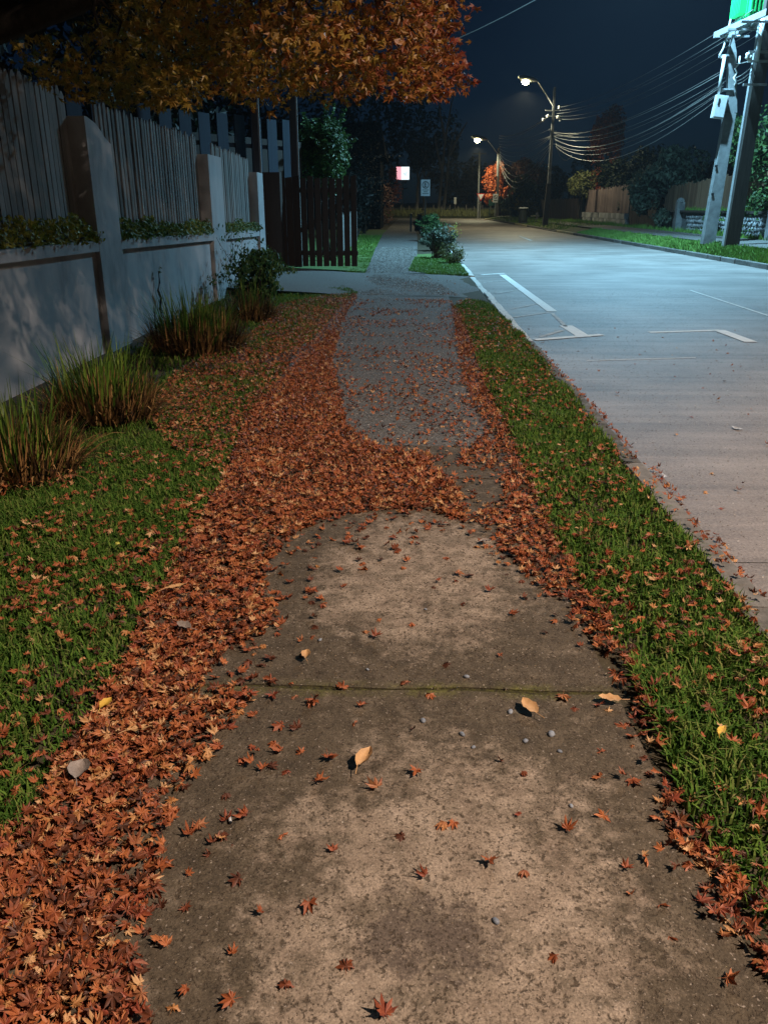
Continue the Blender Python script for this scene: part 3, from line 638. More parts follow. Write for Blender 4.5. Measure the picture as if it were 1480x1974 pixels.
for i, (a, b) in enumerate((((1418, 150), (1450, 126)), ((1420, 156), (1449, 136)), ((1421, 162), (1448, 142)), ((1416, 122), (1448, 114)))):
    wire(PA(*a, -.2), AY(b[0], b[1], pB.y-.2), .05, .02, sh % ('second', 'third', 'lowest', 'topmost')[i], 'short wires between the pair of poles')
fw = '%s wire from the top running from the tall lamp pole to the shorter lamp pole'
for i, (a, b, s, r) in enumerate((((1060, 222), (962, 262), .5, .035), ((1058, 224), (961, 266), .6, .025), ((1062, 248), (961, 272), .4, .014), ((1064, 261), (962, 282), .5, .014), ((1060, 264), (962, 286), .8, .018), ((1058, 268), (962, 292), .9, .014),
                   ((1060, 277), (962, 296), 1.2, .02), ((1062, 279), (962, 300), 1.6, .016), ((1057, 284), (962, 304), 2.2, .022), ((1058, 287), (962, 308), 2.6, .02), ((1057, 290), (962, 312), 3.0, .018), ((1060, 263), (961, 278), .3, .014))):
    wire(P1(*a), AY(b[0], b[1], p2.y-.2), s, r, fw % ORD[i], 'wires between the two lamp poles')
pts = [P1(*p) for p in ((1070, 272), (1072, 285), (1078, 300), (1086, 308), (1092, 309), (1098, 305), (1102, 298))]
tag(MB().tube(pts, .03, 5).build('cable_loop', 'cable', None, True), 'loose cable loop hanging from the tall lamp pole', 'cable')
wire((topB.x, topB.y-.2, 12.3), (-6.5, 42, 6.8), 1.6, .022, 'single bright wire crossing the sky above the road', None)

# ------------------------------------------------------------------ left: wall, pickets, gate
WX = -3.42
ya1 = AX(190, 460, WX).y; yb1 = AX(236, 480, WX).y          # first pillar
ya2 = AX(409, 420, WX).y; yb2 = AX(434, 430, WX).y          # second pillar
yend = AX(500, 443, WX).y
zb = lambda y: float(np.interp(y, [AX(0, 478, WX).y, AX(500, 443, WX).y], [AX(0, 478, WX).z, AX(500, 443, WX).z]))
zs = lambda y: zb(y) - float(np.interp(y, [6, 18], [.10, .13]))
wall = thing('garden_wall', 'grey plastered garden wall with square pillars and sunken panels', 'wall', (WX, 9, 0))
def band(y0, y1):
    m = MB(); V = [(x, y, z) for y in (y0, y1) for (x, z) in ((WX, zs(y)), (WX, zb(y)), (WX-.32, zb(y)), (WX-.32, zs(y)))]
    m.add(V, [(0, 1, 2, 3), (7, 6, 5, 4), (0, 4, 5, 1), (1, 5, 6, 2), (2, 6, 7, 3), (3, 7, 4, 0)]); m.build('wall_band', 'plaster', wall)
    m = MB(); V = [(x, y, z) for y in (y0, y1) for (x, z) in ((WX-.055, -.1), (WX-.055, zs(y)-.001), (WX-.30, zs(y)-.001), (WX-.30, -.1))]
    m.add(V, [(0, 1, 2, 3), (7, 6, 5, 4), (0, 4, 5, 1), (1, 5, 6, 2), (2, 6, 7, 3), (3, 7, 4, 0)]); m.build('wall_panel', 'plaster', wall)
def pillar(y0, y1, ztop, round_=False):
    n = 6; out = [(y0, -.1), (y1, -.1)]
    if round_:
        out += [(y1, ztop-.22)] + [(y1-(y1-y0)*(.12+.88*t)*.9, ztop-.22+.22*math.sin(math.pi/2*t)) for t in (.15, .35, .6, 1.0)] + [(y0, ztop)]
    else: out += [(y1, ztop), (y0, ztop)]
    k = len(out); V = [(WX+.003, y, z) for y, z in out] + [(WX-.27, y, z) for y, z in out]
    MB().add(V, []) ; m = MB(); m.add(V, [tuple(range(k)), tuple(range(2*k-1, k-1, -1))] + [(i, k+i, k+(i+1) % k, (i+1) % k) for i in range(k)])
    m.build('pillar', 'plaster', wall)
yp0 = 2.6
band(yp0+.35, ya1); band(yb1, ya2); band(yb2, yend)
pillar(yp0, yp0+.35, 2.35); pillar(ya1, yb1, AX(157, 222, WX).z, True); pillar(ya2, yb2, AX(412, 300, WX).z)
ze = AX(500, 333, WX).z
pillar(yend+.05, yend+.75, ze)

def picket_mesh(w, h, t, seed, point=True):
    g = random.Random(seed); tilt = g.uniform(-.008, .008)
    out = [(-w/2, 0), (w/2, 0), (w/2+tilt*h, h-.03), (w*.2+tilt*h, h), (-w*.2+tilt*h, h), (-w/2+tilt*h, h-.03)]
    if not point: out = [(-w/2, 0), (w/2, 0), (w/2+tilt*h, h+g.uniform(-.01, .01)), (-w/2+tilt*h, h+g.uniform(-.01, .01))]
    k = len(out); m = MB(); V = [(0, y, z) for y, z in out] + [(-t, y, z) for y, z in out]
    m.add(V, [tuple(range(k)), tuple(range(2*k-1, k-1, -1))] + [(i, k+i, k+(i+1) % k, (i+1) % k) for i in range(k)]); return m
ztp = lambda y: float(np.interp(y, [AX(0, 130, WX-.2).y, AX(390, 268, WX-.2).y, AX(488, 312, WX-.2).y], [AX(0, 130, WX-.2).z, AX(390, 268, WX-.2).z, AX(488, 312, WX-.2).z]))
def pickets(y0, y1, pitch, w, label, group=None):
    f = thing('picket_fence', label, 'fence', (WX-.2, (y0+y1)/2, zb((y0+y1)/2)), 'weathered picket panels on the garden wall')
    ms = [picket_mesh(w, 1.0, .022, i).mesh('picket', 'weathered_wood') for i in range(5)]
    n = int((y1-y0)/pitch)
    for i in range(n):
        y = y0+(i+.5)*(y1-y0)/n; h = ztp(y)-zb(y)+.02 + rnd.uniform(-.035, .02)
        piece('picket', ms[i % 5], f, (WX-.17+rnd.uniform(-.006, .006), y, zb(y)-.02), (rnd.uniform(-.012, .012), 0, rnd.uniform(-.06, .06)), (1, rnd.uniform(.86, 1.1), h))
    for t in (.22, .8):
        a, b = Vector((WX-.225, y0, zb(y0)+t*(ztp(y0)-zb(y0)))), Vector((WX-.225, y1, zb(y1)+t*(ztp(y1)-zb(y1))))
        MB().bar(a, b, .045, .07).build('rail', 'weathered_wood', f)
pickets(yp0+.4, ya1-.02, .118, .098, 'broad weathered pickets left of the rounded pillar, dappled with shade')
pickets(yb1+.04, ya2-.03, .135, .082, 'long row of narrow pickets between the two pillars')
pickets(yb2+.03, yend, .135, .095, 'short row of pickets beyond the second pillar by the gate')

# tall slatted screen of wide blue-grey boards behind
s0, s1 = AY(140, 188, 17), AY(552, 232, 22.2)
scr = thing('slatted_screen', 'tall screen of wide blue boards behind the picket fence', 'screen', (s0.x, s0.y, 0))
d = Vector((s1.x-s0.x, s1.y-s0.y, 0)); ln = d.length; d.normalize(); ang = math.atan2(d.y, d.x)
bm_ = MB().box((0, 0, .5), (.34, .03, 1.0)).mesh('board', 'blue_board')
nb = int(ln/.56)
for i in range(nb+1):
    t = i/nb; p = s0.lerp(s1, t); piece('board', bm_, scr, (p.x, p.y, .1), (0, 0, ang), (1, 1, p.z-.1+rnd.uniform(-.03, .03)))
for t in (.45, .82):
    MB().bar((s0.x-.05, s0.y+.05, s0.z*t), (s1.x-.05, s1.y+.05, s1.z*t), .05, .09).build('rail', 'blue_board', scr)
MB().box((s0.x+d.x*ln*.5-.5, s0.y+d.y*ln*.5+1.2, 1.6), (ln+2, .12, 3.2), rz=ang).build('back_board', 'dark_board', scr)

# two tall thin posts over the gateway
for (xa, xb, yy, Y, lab) in ((489, 503, 330, yend+.9, 'tall dark post rising into the maple leaves beside the end pillar'), (560, 576, 340, 21.6, 'tall grey post rising into the maple leaves behind the gate')):
    a, b = AY(xa, yy, Y), AY(xb, yy, Y)
    o = thing('gate_post', lab, 'post', ((a.x+b.x)/2, Y, 0), 'tall posts over the gateway')
    w = b.x-a.x; MB().box(((a.x+b.x)/2, Y+w/2, 3.1), (w*.8, w, 6.2)).build('post', 'dark_post', o)
    MB().box(((a.x+b.x)/2+w*.44, Y+.06, 3.1), (.045, .05, 6.2)).build('lit_edge', 'galvanised', o)  # pale strip standing in for lamplight caught on the post's right side

# dark wooden gate leaf
GY = 21.1
g0, g1 = AY(516, 512, GY), AY(690, 512, GY); gt = AY(690, 341, GY).z; gb = .12
gate = thing('wooden_gate', 'dark brown wooden gate of upright boards with light showing between them', 'gate', ((g0.x+g1.x)/2, GY, gb))
gm = [picket_mesh(1.0, 1.0, .028, 40+i, False).mesh('board', 'dark_board') for i in range(4)]
nbd = 13; pw = (g1.x-g0.x)/nbd
for i in range(nbd):
    x = g0.x+(i+.5)*pw; fr = i/nbd
    w = pw*(.96 if i < 5 else .80)
    piece('board', gm[i % 4], gate, (x, GY, gb+(.02 if i > 2 else 0)), (0, rnd.uniform(-.006, .006), R(-90)), (1, w, gt-gb+rnd.uniform(-.05, .03)))
for t in (.16, .86):
    MB().box(((g0.x+g1.x)/2, GY+.07, gb+(gt-gb)*t), (g1.x-g0.x, .06, .11)).build('rail', 'dark_board', gate)
MB().bar((g0.x+.1, GY+.075, gb+.4), (g1.x-.1, GY+.075, gt-.4), .05, .10).build('brace', 'dark_board', gate)
gp_ = thing('gate_pillar', 'dark timber post between the plastered wall and the wooden gate', 'post', (g0.x-.1, yend+1.0, 0))
MB().box((AX(512, 470, WX+.05).x, yend+1.5, 1.15), (.5, .35, 2.3)).build('post', 'dark_board', gp_)

# ------------------------------------------------------------------ foliage helpers
def crown(mb, c, rad, n, size, lobes=12, seed=1, flatten=1.0, droop=0.0, shell=.55):
    g = np.random.default_rng(seed); c = np.array(c, float); rad = np.array(rad, float)
    d = g.normal(0, 1, (lobes, 3)); d /= np.linalg.norm(d, axis=1)[:, None]
    lc = d*g.uniform(.30, .72, (lobes, 1))*rad; lr = g.uniform(.30, .52, lobes)
    k = g.integers(0, lobes, n); e = g.normal(0, 1, (n, 3)); e /= np.linalg.norm(e, axis=1)[:, None]
    P = c + lc[k] + e*(g.uniform(shell, 1.0, n)**.7)[:, None]*lr[k][:, None]*rad
    leaf_cards(mb, P, e, size, g, droop)
def leaf_cards(mb, P, e, size, g, droop=0.0):
    n = len(P); nrm = e + g.normal(0, .6, (n, 3)); nrm[:, 2] += .35; nrm /= np.linalg.norm(nrm, axis=1)[:, None]
    t = np.cross(nrm, g.normal(0, 1, (n, 3))); t[:, 2] -= droop; t /= np.linalg.norm(t, axis=1)[:, None] + 1e-9
    bt = np.cross(nrm, t); nrm = np.cross(t, bt); nrm /= np.linalg.norm(nrm, axis=1)[:, None]+1e-9
    s = size*g.uniform(.55, 1.25, n); M = np.stack([t, bt, nrm], -1)*s[:, None, None]
    tv = [(-.5, 0, 0), (0, .27, .07), (.55, 0, -.05), (0, -.27, .07)]
    mb.many(tv, [(0, 3, 2, 1)], M, P)
def limb(mb, a, b, r0, r1, g, wob=.06, n=5, k=6):
    a, b = Vector(a), Vector(b); L_ = (b-a).length
    pts = [a.lerp(b, i/n) + (Vector((g.gauss(0, 1), g.gauss(0, 1), g.gauss(0, .4)))*wob*L_*(0 < i < n)) for i in range(n+1)]
    mb.tube(pts, [r0+(r1-r0)*i/n for i in range(n+1)], k); return pts
def tree(name, label, cat, base, crowns, trunk_r, m_leaf, m_bark='bark', n=2500, size=.2, seed=1, group=None, droop=0, lobes=14, limbs=6):
    """crowns: list of (centre, radii, share[, material])"""
    g = random.Random(seed); o = thing(name, label, cat, base, group)
    b = MB(); top = Vector(crowns[0][0]); fork = Vector(base).lerp(top, .55)
    limb(b, base, fork, trunk_r, trunk_r*.65, g, .03, 5, 8)
    for q in crowns:
        c = Vector(q[0]); rr = Vector(q[1])
        for i in range(limbs):
            e = c + Vector((g.uniform(-.6, .6)*rr.x, g.uniform(-.6, .6)*rr.y, g.uniform(-.3, .7)*rr.z)); limb(b, fork, e, trunk_r*.45, trunk_r*.08, g, .05, 5, 5)
    b.build('trunk', m_bark, o, True)
    bym = {}
    for i, q in enumerate(crowns):
        m = q[3] if len(q) > 3 else m_leaf
        crown(bym.setdefault(m, MB()), q[0], q[1], int(n*q[2]), size, lobes, seed*31+i, droop=droop)
    for m, mb in bym.items(): mb.build('crown', m, o, kind='stuff')
    return o
def shrub(name, label, cat, base, rad, m_leaf, n=900, size=.08, seed=1, group=None, droop=0, lobes=10, cz=None, stems=5):
    g = random.Random(seed); o = thing(name, label, cat, base, group); base = Vector(base); cz = cz if cz is not None else rad[2]*.85
    b = MB()
    for i in range(stems):
        limb(b, base+Vector((g.uniform(-.1, .1)*rad[0], g.uniform(-.1, .1)*rad[1], -.03)), base+Vector((g.uniform(-.6, .6)*rad[0], g.uniform(-.6, .6)*rad[1], cz+g.uniform(0, .5)*rad[2])), .03*rad[2]+.008, .006, g, .06, 4, 5)
    b.build('stem', 'bark', o)
    mb = MB(); crown(mb, base+Vector((0, 0, cz)), rad, n, size, lobes, seed*13, droop=droop, shell=.35)
    q = np.random.default_rng(seed*7+1); ns = 26; d = q.normal(0, 1, (ns, 3)); d[:, 2] = np.abs(d[:, 2])*.9+.1; d /= np.linalg.norm(d, axis=1)[:, None]     # loose sprigs breaking the outline
    k = max(4, n//150); t = np.tile(np.linspace(.55, 1, k), ns)*np.repeat(q.uniform(.9, 1.45, ns), k); dd = np.repeat(d, k, 0)
    P = np.array(base+Vector((0, 0, cz))) + dd*t[:, None]*np.array(rad) + q.normal(0, .02, (ns*k, 3)); P[:, 2] -= .12*t*t*rad[2]*(1+droop)
    P[:, 2] = np.maximum(P[:, 2], base.z+.03); leaf_cards(mb, P, dd, size*.9, q, droop); mb.build('foliage', m_leaf, o, kind='stuff')
    return o

# ivy along the wall top
def ivy(y0, y1, label, m, n, hh, seed):
    g = np.random.default_rng(seed); o = thing('ivy', label, 'ivy', (WX-.05, (y0+y1)/2, zb((y0+y1)/2)), 'ivy along the wall top')
    y = g.uniform(y0, y1, n); hgt = hh*(.55+.9*vnoise(np.stack([y, y*0], 1), 3.0, seed)); z = np.array([zb(q) for q in y]) + g.uniform(-.05, 1, n)*hgt
    x = WX - .10 + g.uniform(-.11, .14, n)*np.sqrt(np.clip(1.05-(z-np.array([zb(q) for q in y]))/(hgt+.05), .05, 1)) + .02
    e = np.stack([np.full(n, .8), g.normal(-.3, .5, n), g.uniform(-.2, .8, n)], 1)
    mb = MB(); leaf_cards(mb, np.stack([x, y, z], 1), e, .065, g, .4); mb.build('foliage', m, o, kind='stuff')
    b = MB(); b.tube([(WX-.08, y0+(y1-y0)*t/8, zb(y0+(y1-y0)*t/8)+.03+.02*math.sin(t*2)) for t in range(9)], .009, 5); b.build('stem', 'bark', o)
ivy(3.0, ya1+.12, 'olive ivy over the wall top under the broad pickets', 'ivy', 2600, .20, 3)
ivy(yb1, ya2-.05, 'green ivy over the wall top between the two pillars', 'ivy_cool', 2400, .20, 4)
ivy(yb2+.05, yend-.05, 'short strip of ivy beyond the second pillar', 'ivy_cool', 1100, .17, 5)

# strap-leaved clumps at the foot of the wall
def blades(mb, c, n, h, spread, w, g, lean=.35, seg=4, dead=False):
    for i in range(n):
        a = g.uniform(0, 2*math.pi); r = spread*math.sqrt(g.random())*.6
        b = Vector((c[0]+r*math.cos(a), c[1]+r*math.sin(a), c[2]-.02)); a2 = a+g.gauss(0, .5)
        le = abs(g.gauss(lean, lean*.65)); hh = h*g.uniform(.45, 1.1); d = Vector((math.cos(a2), math.sin(a2), 0)); s = Vector((-d.y, d.x, 0))
        ww = w*g.uniform(.6, 1.2); V = []; 
        for j in range(seg+1):
            t = j/seg; bend = le*(t**1.7 if not dead else t**.8); z = hh*(t - (.35*le*t*t*(2.2 if dead else 1))); p = b + d*(hh*bend) + Vector((0, 0, max(z, .0)))
            q = ww*(1-t**2.2)*.5+.0006; V += [tuple(p-s*q), tuple(p+s*q)]
        mb.add(V, [(2*j, 2*j+1, 2*j+3, 2*j+2) for j in range(seg)])
def clump(c, h, sp, ng, nd, label, seed, bend=.3):
    g = random.Random(seed); o = thing('strap_leaf_clump', label, 'plant', c, 'strap-leaved clumps along the wall')
    m = MB(); blades(m, c, ng, h, sp, .016, g, bend); m.build('green_blades', 'blade_green', o, kind='stuff')
    m = MB(); blades(m, c, nd, h*.74, sp*1.15, .013, g, .42, 4, True); m.build('dead_blades', 'blade_dead', o, kind='stuff')
c = G(85, 920); clump((c.x-.20, c.y+.05, 0), .60, .50, 270, 1300, 'nearest strap-leaved clump with brown dead blades at the left edge', 1)
c = G(215, 815); clump((c.x-.08, c.y+.1, 0), .68, .52, 290, 1300, 'second strap-leaved clump from the viewer, tall green blades against the wall', 2)
c = G(405, 680); clump((c.x-.18, c.y+.15, 0), .76, .70, 460, 1900, 'rounded strap-leaved clump beneath the second wall panel', 3)
c = G(490, 622); clump((c.x-.12, c.y+.3, 0), .66, .46, 50, 900, 'small rusty brown clump behind the rounded green clump', 4)
c = G(500, 592); shrub('leafy_shrub', 'dark leafy shrub against the wall end beside the driveway', 'shrub', (c.x-.1, c.y+.6, 0), (.70, .85, .52), 'leaf_green', 3200, .085, 7, droop=.9, lobes=8)
c = G(460, 575); 
o = thing('tall_weed', 'thin weed stalks rising before the wall end', 'weed', (c.x, c.y, 0)); m = MB(); g = random.Random(3)
for i in range(14): limb(m, (c.x+g.uniform(-.3, .4), c.y+g.uniform(-.4, .6), 0), (c.x+g.uniform(-.5, .5), c.y+g.uniform(-.5, .8), g.uniform(.8, 1.25)), .006, .003, g, .05, 5, 4)
m.build('stalk', 'blade_dead', o); m = MB(); gg = np.random.default_rng(4); P = np.stack([gg.uniform(c.x-.5, c.x+.5, 160), gg.uniform(c.y-.5, c.y+.8, 160), gg.uniform(.5, 1.3, 160)], 1); leaf_cards(m, P, gg.normal(0, 1, (160, 3)), .07, gg, .6); m.build('foliage', 'leaf_green', o, kind='stuff')
# creeping stalk on the panel
pts = [AX(*p, WX+.0) for p in ((306, 522), (308, 545), (305, 560), (311, 575), (309, 595), (313, 615), (316, 650))]
o = thing('wall_creeper', 'thin dead stalk clinging to the middle wall panel', 'weed', tuple(pts[-1])); MB().tube(pts, [.008, .012, .014, .018, .015, .013, .012], 5).build('stalk', 'bark', o)
m = MB(); P = np.array([tuple(Vector(pts[0])+Vector((.02, rnd.uniform(-.04, .04), rnd.uniform(-.03, .08)))) for _ in range(9)]); leaf_cards(m, P, np.tile([[1., 0, .2]], (9, 1)), .05, np.random.default_rng(1)); m.build('foliage', 'leaf_olive', o)

# ------------------------------------------------------------------ trees and shrubs on our side
# shrub behind the gate
b0 = AY(628, 290, 25); shrub('garden_shrub', 'tall green shrub behind the dark wooden gate', 'shrub', (b0.x, 25, 0), (.98, 1.0, 1.2), 'leaf_green', 4600, .14, 24, cz=AY(628, 300, 25).z, lobes=9)
# planting strip along the kerb beyond the driveway
shrub('kerb_shrub', 'twiggy pale green shrub nearest on the kerb strip', 'shrub', (1.12, 24.0, 0), (.42, .5, .34), 'leaf_olive', 1100, .07, 31, 'shrubs along the kerb strip')
shrub('kerb_shrub', 'dark flowering shrub behind the twiggy one on the kerb strip', 'shrub', (.95, 26.4, 0), (.46, .5, .55), 'leaf_grey', 1500, .09, 32, 'shrubs along the kerb strip', cz=.55)
o = thing('yellow_flowers', 'cluster of yellow flowers on the dark kerb shrub', 'flowers', (1.25, 26.2, .8)); m = MB(); gg = np.random.default_rng(9); P = np.array([1.33, 26.1, .85])+gg.normal(0, 1, (60, 3))*[.07, .1, .12]; leaf_cards(m, P, gg.normal(0, 1, (60, 3)), .06, gg); m.build('petals', 'flower_yellow', o, kind='stuff')
pb = G(846, 497); o = thing('planter_board', 'small dark board standing beside the flowering kerb shrub', 'board', (pb.x-.1, 25.9, 0)); MB().box((pb.x-.06, 26.2, .36), (.30, .05, .72)).build('board', 'dark_board', o); MB().bar((pb.x-.24, 26.2, 0), (pb.x-.24, 26.2, .8), .04).build('stake', 'dark_board', o)
shrub('kerb_shrub', 'low grey-green shrub midway along the kerb strip', 'shrub', (.75, 32, 0), (.5, .7, .42), 'leaf_grey', 1400, .10, 33, 'shrubs along the kerb strip')
shrub('kerb_shrub', 'spreading green shrub before the round sign on the kerb strip', 'shrub', (.85, 40, 0), (.72, 1.0, .55), 'leaf_green', 2200, .14, 34, 'shrubs along the kerb strip', cz=.65)
shrub('kerb_shrub', 'dark round clipped bush farthest along the kerb strip', 'shrub', (.45, 52, 0), (.5, .6, .55), 'leaf_black', 1800, .12, 35, 'shrubs along the kerb strip', cz=.55)
o = thing('bollard', 'thin black post beside the farthest clipped bush', 'bollard', (-.1, 56, 0)); MB().bar((-.1, 56, 0), (-.1, 56, 1.05), .12).lathe([(.07, 1.05), (.08, 1.08), (.03, 1.14)], (-.1, 56, 0), 8).build('post', 'black_iron', o)

# parking sign with the circled E
SY = 50.0; sc_ = AY(820, 362, SY); sw, shh = .52, .88
o = thing('parking_sign', 'white parking sign with a circled letter E on a dark post', 'sign', (sc_.x, SY, 0))
MB().bar((sc_.x, SY+.05, 0), (sc_.x, SY+.05, sc_.z+.35), .07).build('post', 'black_iron', o)
pl = MB().box((sc_.x, SY, sc_.z), (sw, .02, shh)).build('plate', 'sign_white', o)
ring = MB(); k = 28; cz_ = sc_.z+.155; V = []
for r in (.20, .155):
    V += [(sc_.x+r*math.cos(2*math.pi*i/k), SY-.014, cz_+r*math.sin(2*math.pi*i/k)) for i in range(k)]
ring.add(V, [(i, (i+1) % k, k+(i+1) % k, k+i) for i in range(k)]); ring.build('ring', 'sign_black', pl)
e = MB(); e.box((sc_.x-.055, SY-.014, cz_), (.05, .006, .24))
for dz in (-.1, 0, .1): e.box((sc_.x+.015, SY-.014, cz_+dz), (.095, .0062, .045))
e.build('letter', 'sign_black', pl)
t = MB()
for i in range(9): t.box((sc_.x-.17+i*.043, SY-.013, sc_.z-.12+.006*(i % 2)), (.026, .005, .05))
for i in range(5): t.box((sc_.x-.09+i*.045, SY-.013, sc_.z-.21), (.033, .005, .05))
for i in range(8): t.box((sc_.x-.16+i*.045, SY-.013, sc_.z-.31), (.033, .005, .045))
t.build('lettering', 'sign_green', pl)

# hedge, dark fence and planting along the left beyond the gate
p = G(700, 440); 
fl = thing('board_fence', 'grey board fence along the lawn beyond the wooden gate', 'fence', (-3.4, 35, 0))
fbm = [picket_mesh(.20, 1.0, .03, 60+i, False).mesh('board', 'weathered_wood') for i in range(3)]
for i in range(46):
    y = 27+i*.30; piece('board', fbm[i % 3], fl, (-2.35-.02*(y-27), y, -.02), (0, 0, 0), (1, 1, 1.35+rnd.uniform(-.08, .08)))
for z in (.35, 1.0): MB().bar((-2.40, 26.9, z), (-2.68, 41, z), .05, .08).build('rail', 'weathered_wood', fl)
for i, (px, py, Y, rr, m, lab) in enumerate(((712, 380, 44, (1.3, 2.0, 2.2), 'leaf_black', 'dark bush overhanging the board fence beyond the gate'), (725, 330, 52, (2.0, 2.5, 3.0), 'leaf_black', 'dark tall bush beside the far footpath'),
                                             (742, 385, 70, (1.8, 3, 2.2), 'leaf_brown', 'brownish bush low beside the far footpath'), (700, 300, 60, (3.0, 4, 5.0), 'leaf_black', 'large black evergreen behind the far bushes'))):
    c = AY(px, py, Y); shrub('hedge_bush', lab, 'shrub', (c.x-.8, Y, 0), rr, m, 2600, .2, 41+i, 'bushes left of the far footpath', cz=max(rr[2]*.8, c.z*.8), lobes=14)

# dark house behind with pale gutter
h = AY(716, 296, 62)
o = thing('house', 'dark house with a pale gutter line behind the bushes', 'house', (h.x-5, 64, 0))
MB().box((h.x-4.2, 66, 2.4), (9.6, 7, 4.8)).build('wall', 'charcoal', o)
rf = MB(); x0, x1, y0_, y1_, z0, z1 = h.x-9.4, h.x+1.0, 62.2, 69.8, 4.8, 7.4
rf.add([(x0, y0_, z0), (x1, y0_, z0), (x1, y1_, z0), (x0, y1_, z0), (x0+.5, 66, z1), (x1-.5, 66, z1)], [(0, 1, 5, 4), (2, 3, 4, 5), (1, 2, 5), (3, 0, 4), (3, 2, 1, 0)]); rf.build('roof', 'charcoal', o)
MB().box((h.x-.4, 62.1, 4.86), (2.2, .14, .12)).build('gutter', 'galvanised', o)

# dark evergreens behind fence and house
for i, (x, y, z, r, lab) in enumerate(((-10, 17, 6.0, (4.2, 4, 4.2), 'black evergreen towering behind the picket fence'), (-9.5, 30, 6, (4, 5, 5), 'dark evergreen beyond the blue screen'), (-12, 50, 8, (6, 6, 7), 'dark evergreen behind the house'))):
    tree('evergreen_tree', lab, 'tree', (x, y, 0), [((x, y, z), r, 1)], .3, 'leaf_black', n=4500, size=.35, seed=50+i, group='dark evergreens on the left', lobes=24)

# the maple whose crown hangs over the wall
g = random.Random(8)
mt = thing('maple_tree', 'autumn maple with olive and rusty leaves hanging over the wall and path', 'tree', (-4.3, 7.0, 0))
tr = MB(); tp = limb(tr, (-4.35, 6.9, -.05), (-4.05, 7.0, 2.9), .36, .27, g, .015, 6, 10)
heads = []
for e in ((-2.6, 6.4, 3.7), (-1.4, 6.8, 3.6), (-.5, 6.6, 3.5), (-2.9, 8.2, 3.6), (-1.6, 8.4, 3.9), (-2.2, 5.2, 4.0), (-5.6, 8.0, 4.2), (-3.4, 6.0, 4.6)):
    heads.append(limb(tr, (-4.05, 7.0, 2.8), e, .13, .03, g, .06, 6, 6))
tr.build('trunk', 'bark', mt, True)
lobes = []
for (px, py) in ((100, 120), (150, 150), (205, 160), (255, 165), (300, 150), (350, 160), (395, 135), (430, 100), (470, 150), (510, 165), (560, 135), (600, 140), (650, 150), (700, 140), (745, 145), (790, 150), (830, 160), (862, 150), (850, 120),
                 (210, 90), (260, 100), (310, 90), (360, 80), (420, 60), (470, 90), (520, 80), (570, 70), (620, 90), (670, 80), (720, 90), (770, 90), (815, 90), (835, 60),
                 (250, 30), (310, 30), (370, 20), (430, 10), (490, 30), (550, 20), (610, 20), (670, 30), (730, 30), (780, 30), (800, 10), (845, 5),
                 (220, -40), (290, -40), (360, -50), (430, -50), (500, -40), (570, -50), (640, -40), (710, -50), (780, -40), (830, -50)):
    for rep in range(2):
        Y = g.uniform(5.4, 8.8); c = AY(px+g.uniform(-14, 14), py+g.uniform(-10, 8), Y); lobes.append((c, g.uniform(.15, .24)*Y/6.5))
for i in range(120):
    lobes.append((Vector((g.uniform(-4.4, .5), g.uniform(4.2, 8.4), g.uniform(4.0, 5.6))), g.uniform(.32, .55)))
for i in range(95):
    lobes.append((Vector((g.uniform(-3.2, 1.2), g.uniform(2.4, 6.2), g.uniform(3.8, 5.0))), g.uniform(.32, .5)))  # unseen lobes added overhead to keep the warm lamp off the wall
for i in range(75):
    y = g.uniform(5.8, 10.2); lobes.append((Vector((g.uniform(-2.2, 1.7), y, g.uniform(2.15+.27*y, 5.9))), g.uniform(.32, .5)))  # further lobes above the view, added to shade the second pillar
for c, r in lobes[::3]:
    tw = MB()
    h_ = min((p for hp in heads for p in hp), key=lambda p: (p-c).length); limb(tw, h_, c, .014, .004, g, .06, 4, 4); tw.build('branch', 'bark', mt)

# maple leaf shapes
def maple_leaf(det, curl, fold, seed, stem=True):
    g = random.Random(seed); lob = [(-128, .42), (-82, .74), (-40, .93), (0, 1.0), (40, .93), (82, .74), (128, .42)]
    if not det: lob = [(-105, .62), (-50, .9), (0, 1.0), (50, .9), (105, .62)]
    out = []
    for i, (a, l) in enumerate(lob):
        a += g.uniform(-6, 6); l *= g.uniform(.85, 1.12)
        if i: 
            am = (a+lob[i-1][0])/2; out.append((am, .40 if det else .42))
        if det: out += [(a-11, l*.63), (a, l), (a+11, l*.63)]
        else: out.append((a, l))
    V = [(0, 0, 0)] + [(r*math.sin(R(a)), r*math.cos(R(a)), 0) for a, r in out]
    if stem: V += [(.025, -.02, 0), (-.025, -.02, 0), (.05, -.75, .06)]
    bx, by = g.uniform(-1, 1), g.uniform(-.4, 1.0)
    W = []
    for x, y, z in V:
        r = math.hypot(x, y); z += curl*r*r + fold*abs(x)*.8 + bx*.35*x*y + g.uniform(-1, 1)*(.13 if det else .06)*(r > .3)
        k = 1 - .28*abs(curl)*r*r; W.append((x*k, y*k, z))
    n = len(out); F = [(0, i+1, i) for i in range(1, n)]
    if stem: F += [(n+1, n+3, n+2), (0, n+1, n+2)]
    return np.array(W), F
NEAR = [maple_leaf(True, c_, f_, i) for i, (c_, f_) in enumerate(((.3, .2), (-.45, -.2), (.6, .3), (-.6, .1), (.1, .5), (.2, -.4), (.5, -.2), (-.2, .5), (.3, .7), (-.75, -.3)))]
MID = [maple_leaf(False, c_, f_, 20+i, False) for i, (c_, f_) in enumerate(((.5, .2), (-.45, -.2), (.9, .3), (-.8, .1), (.2, .6), (.3, -.5)))]
cm = MB(); gg = np.random.default_rng(12)
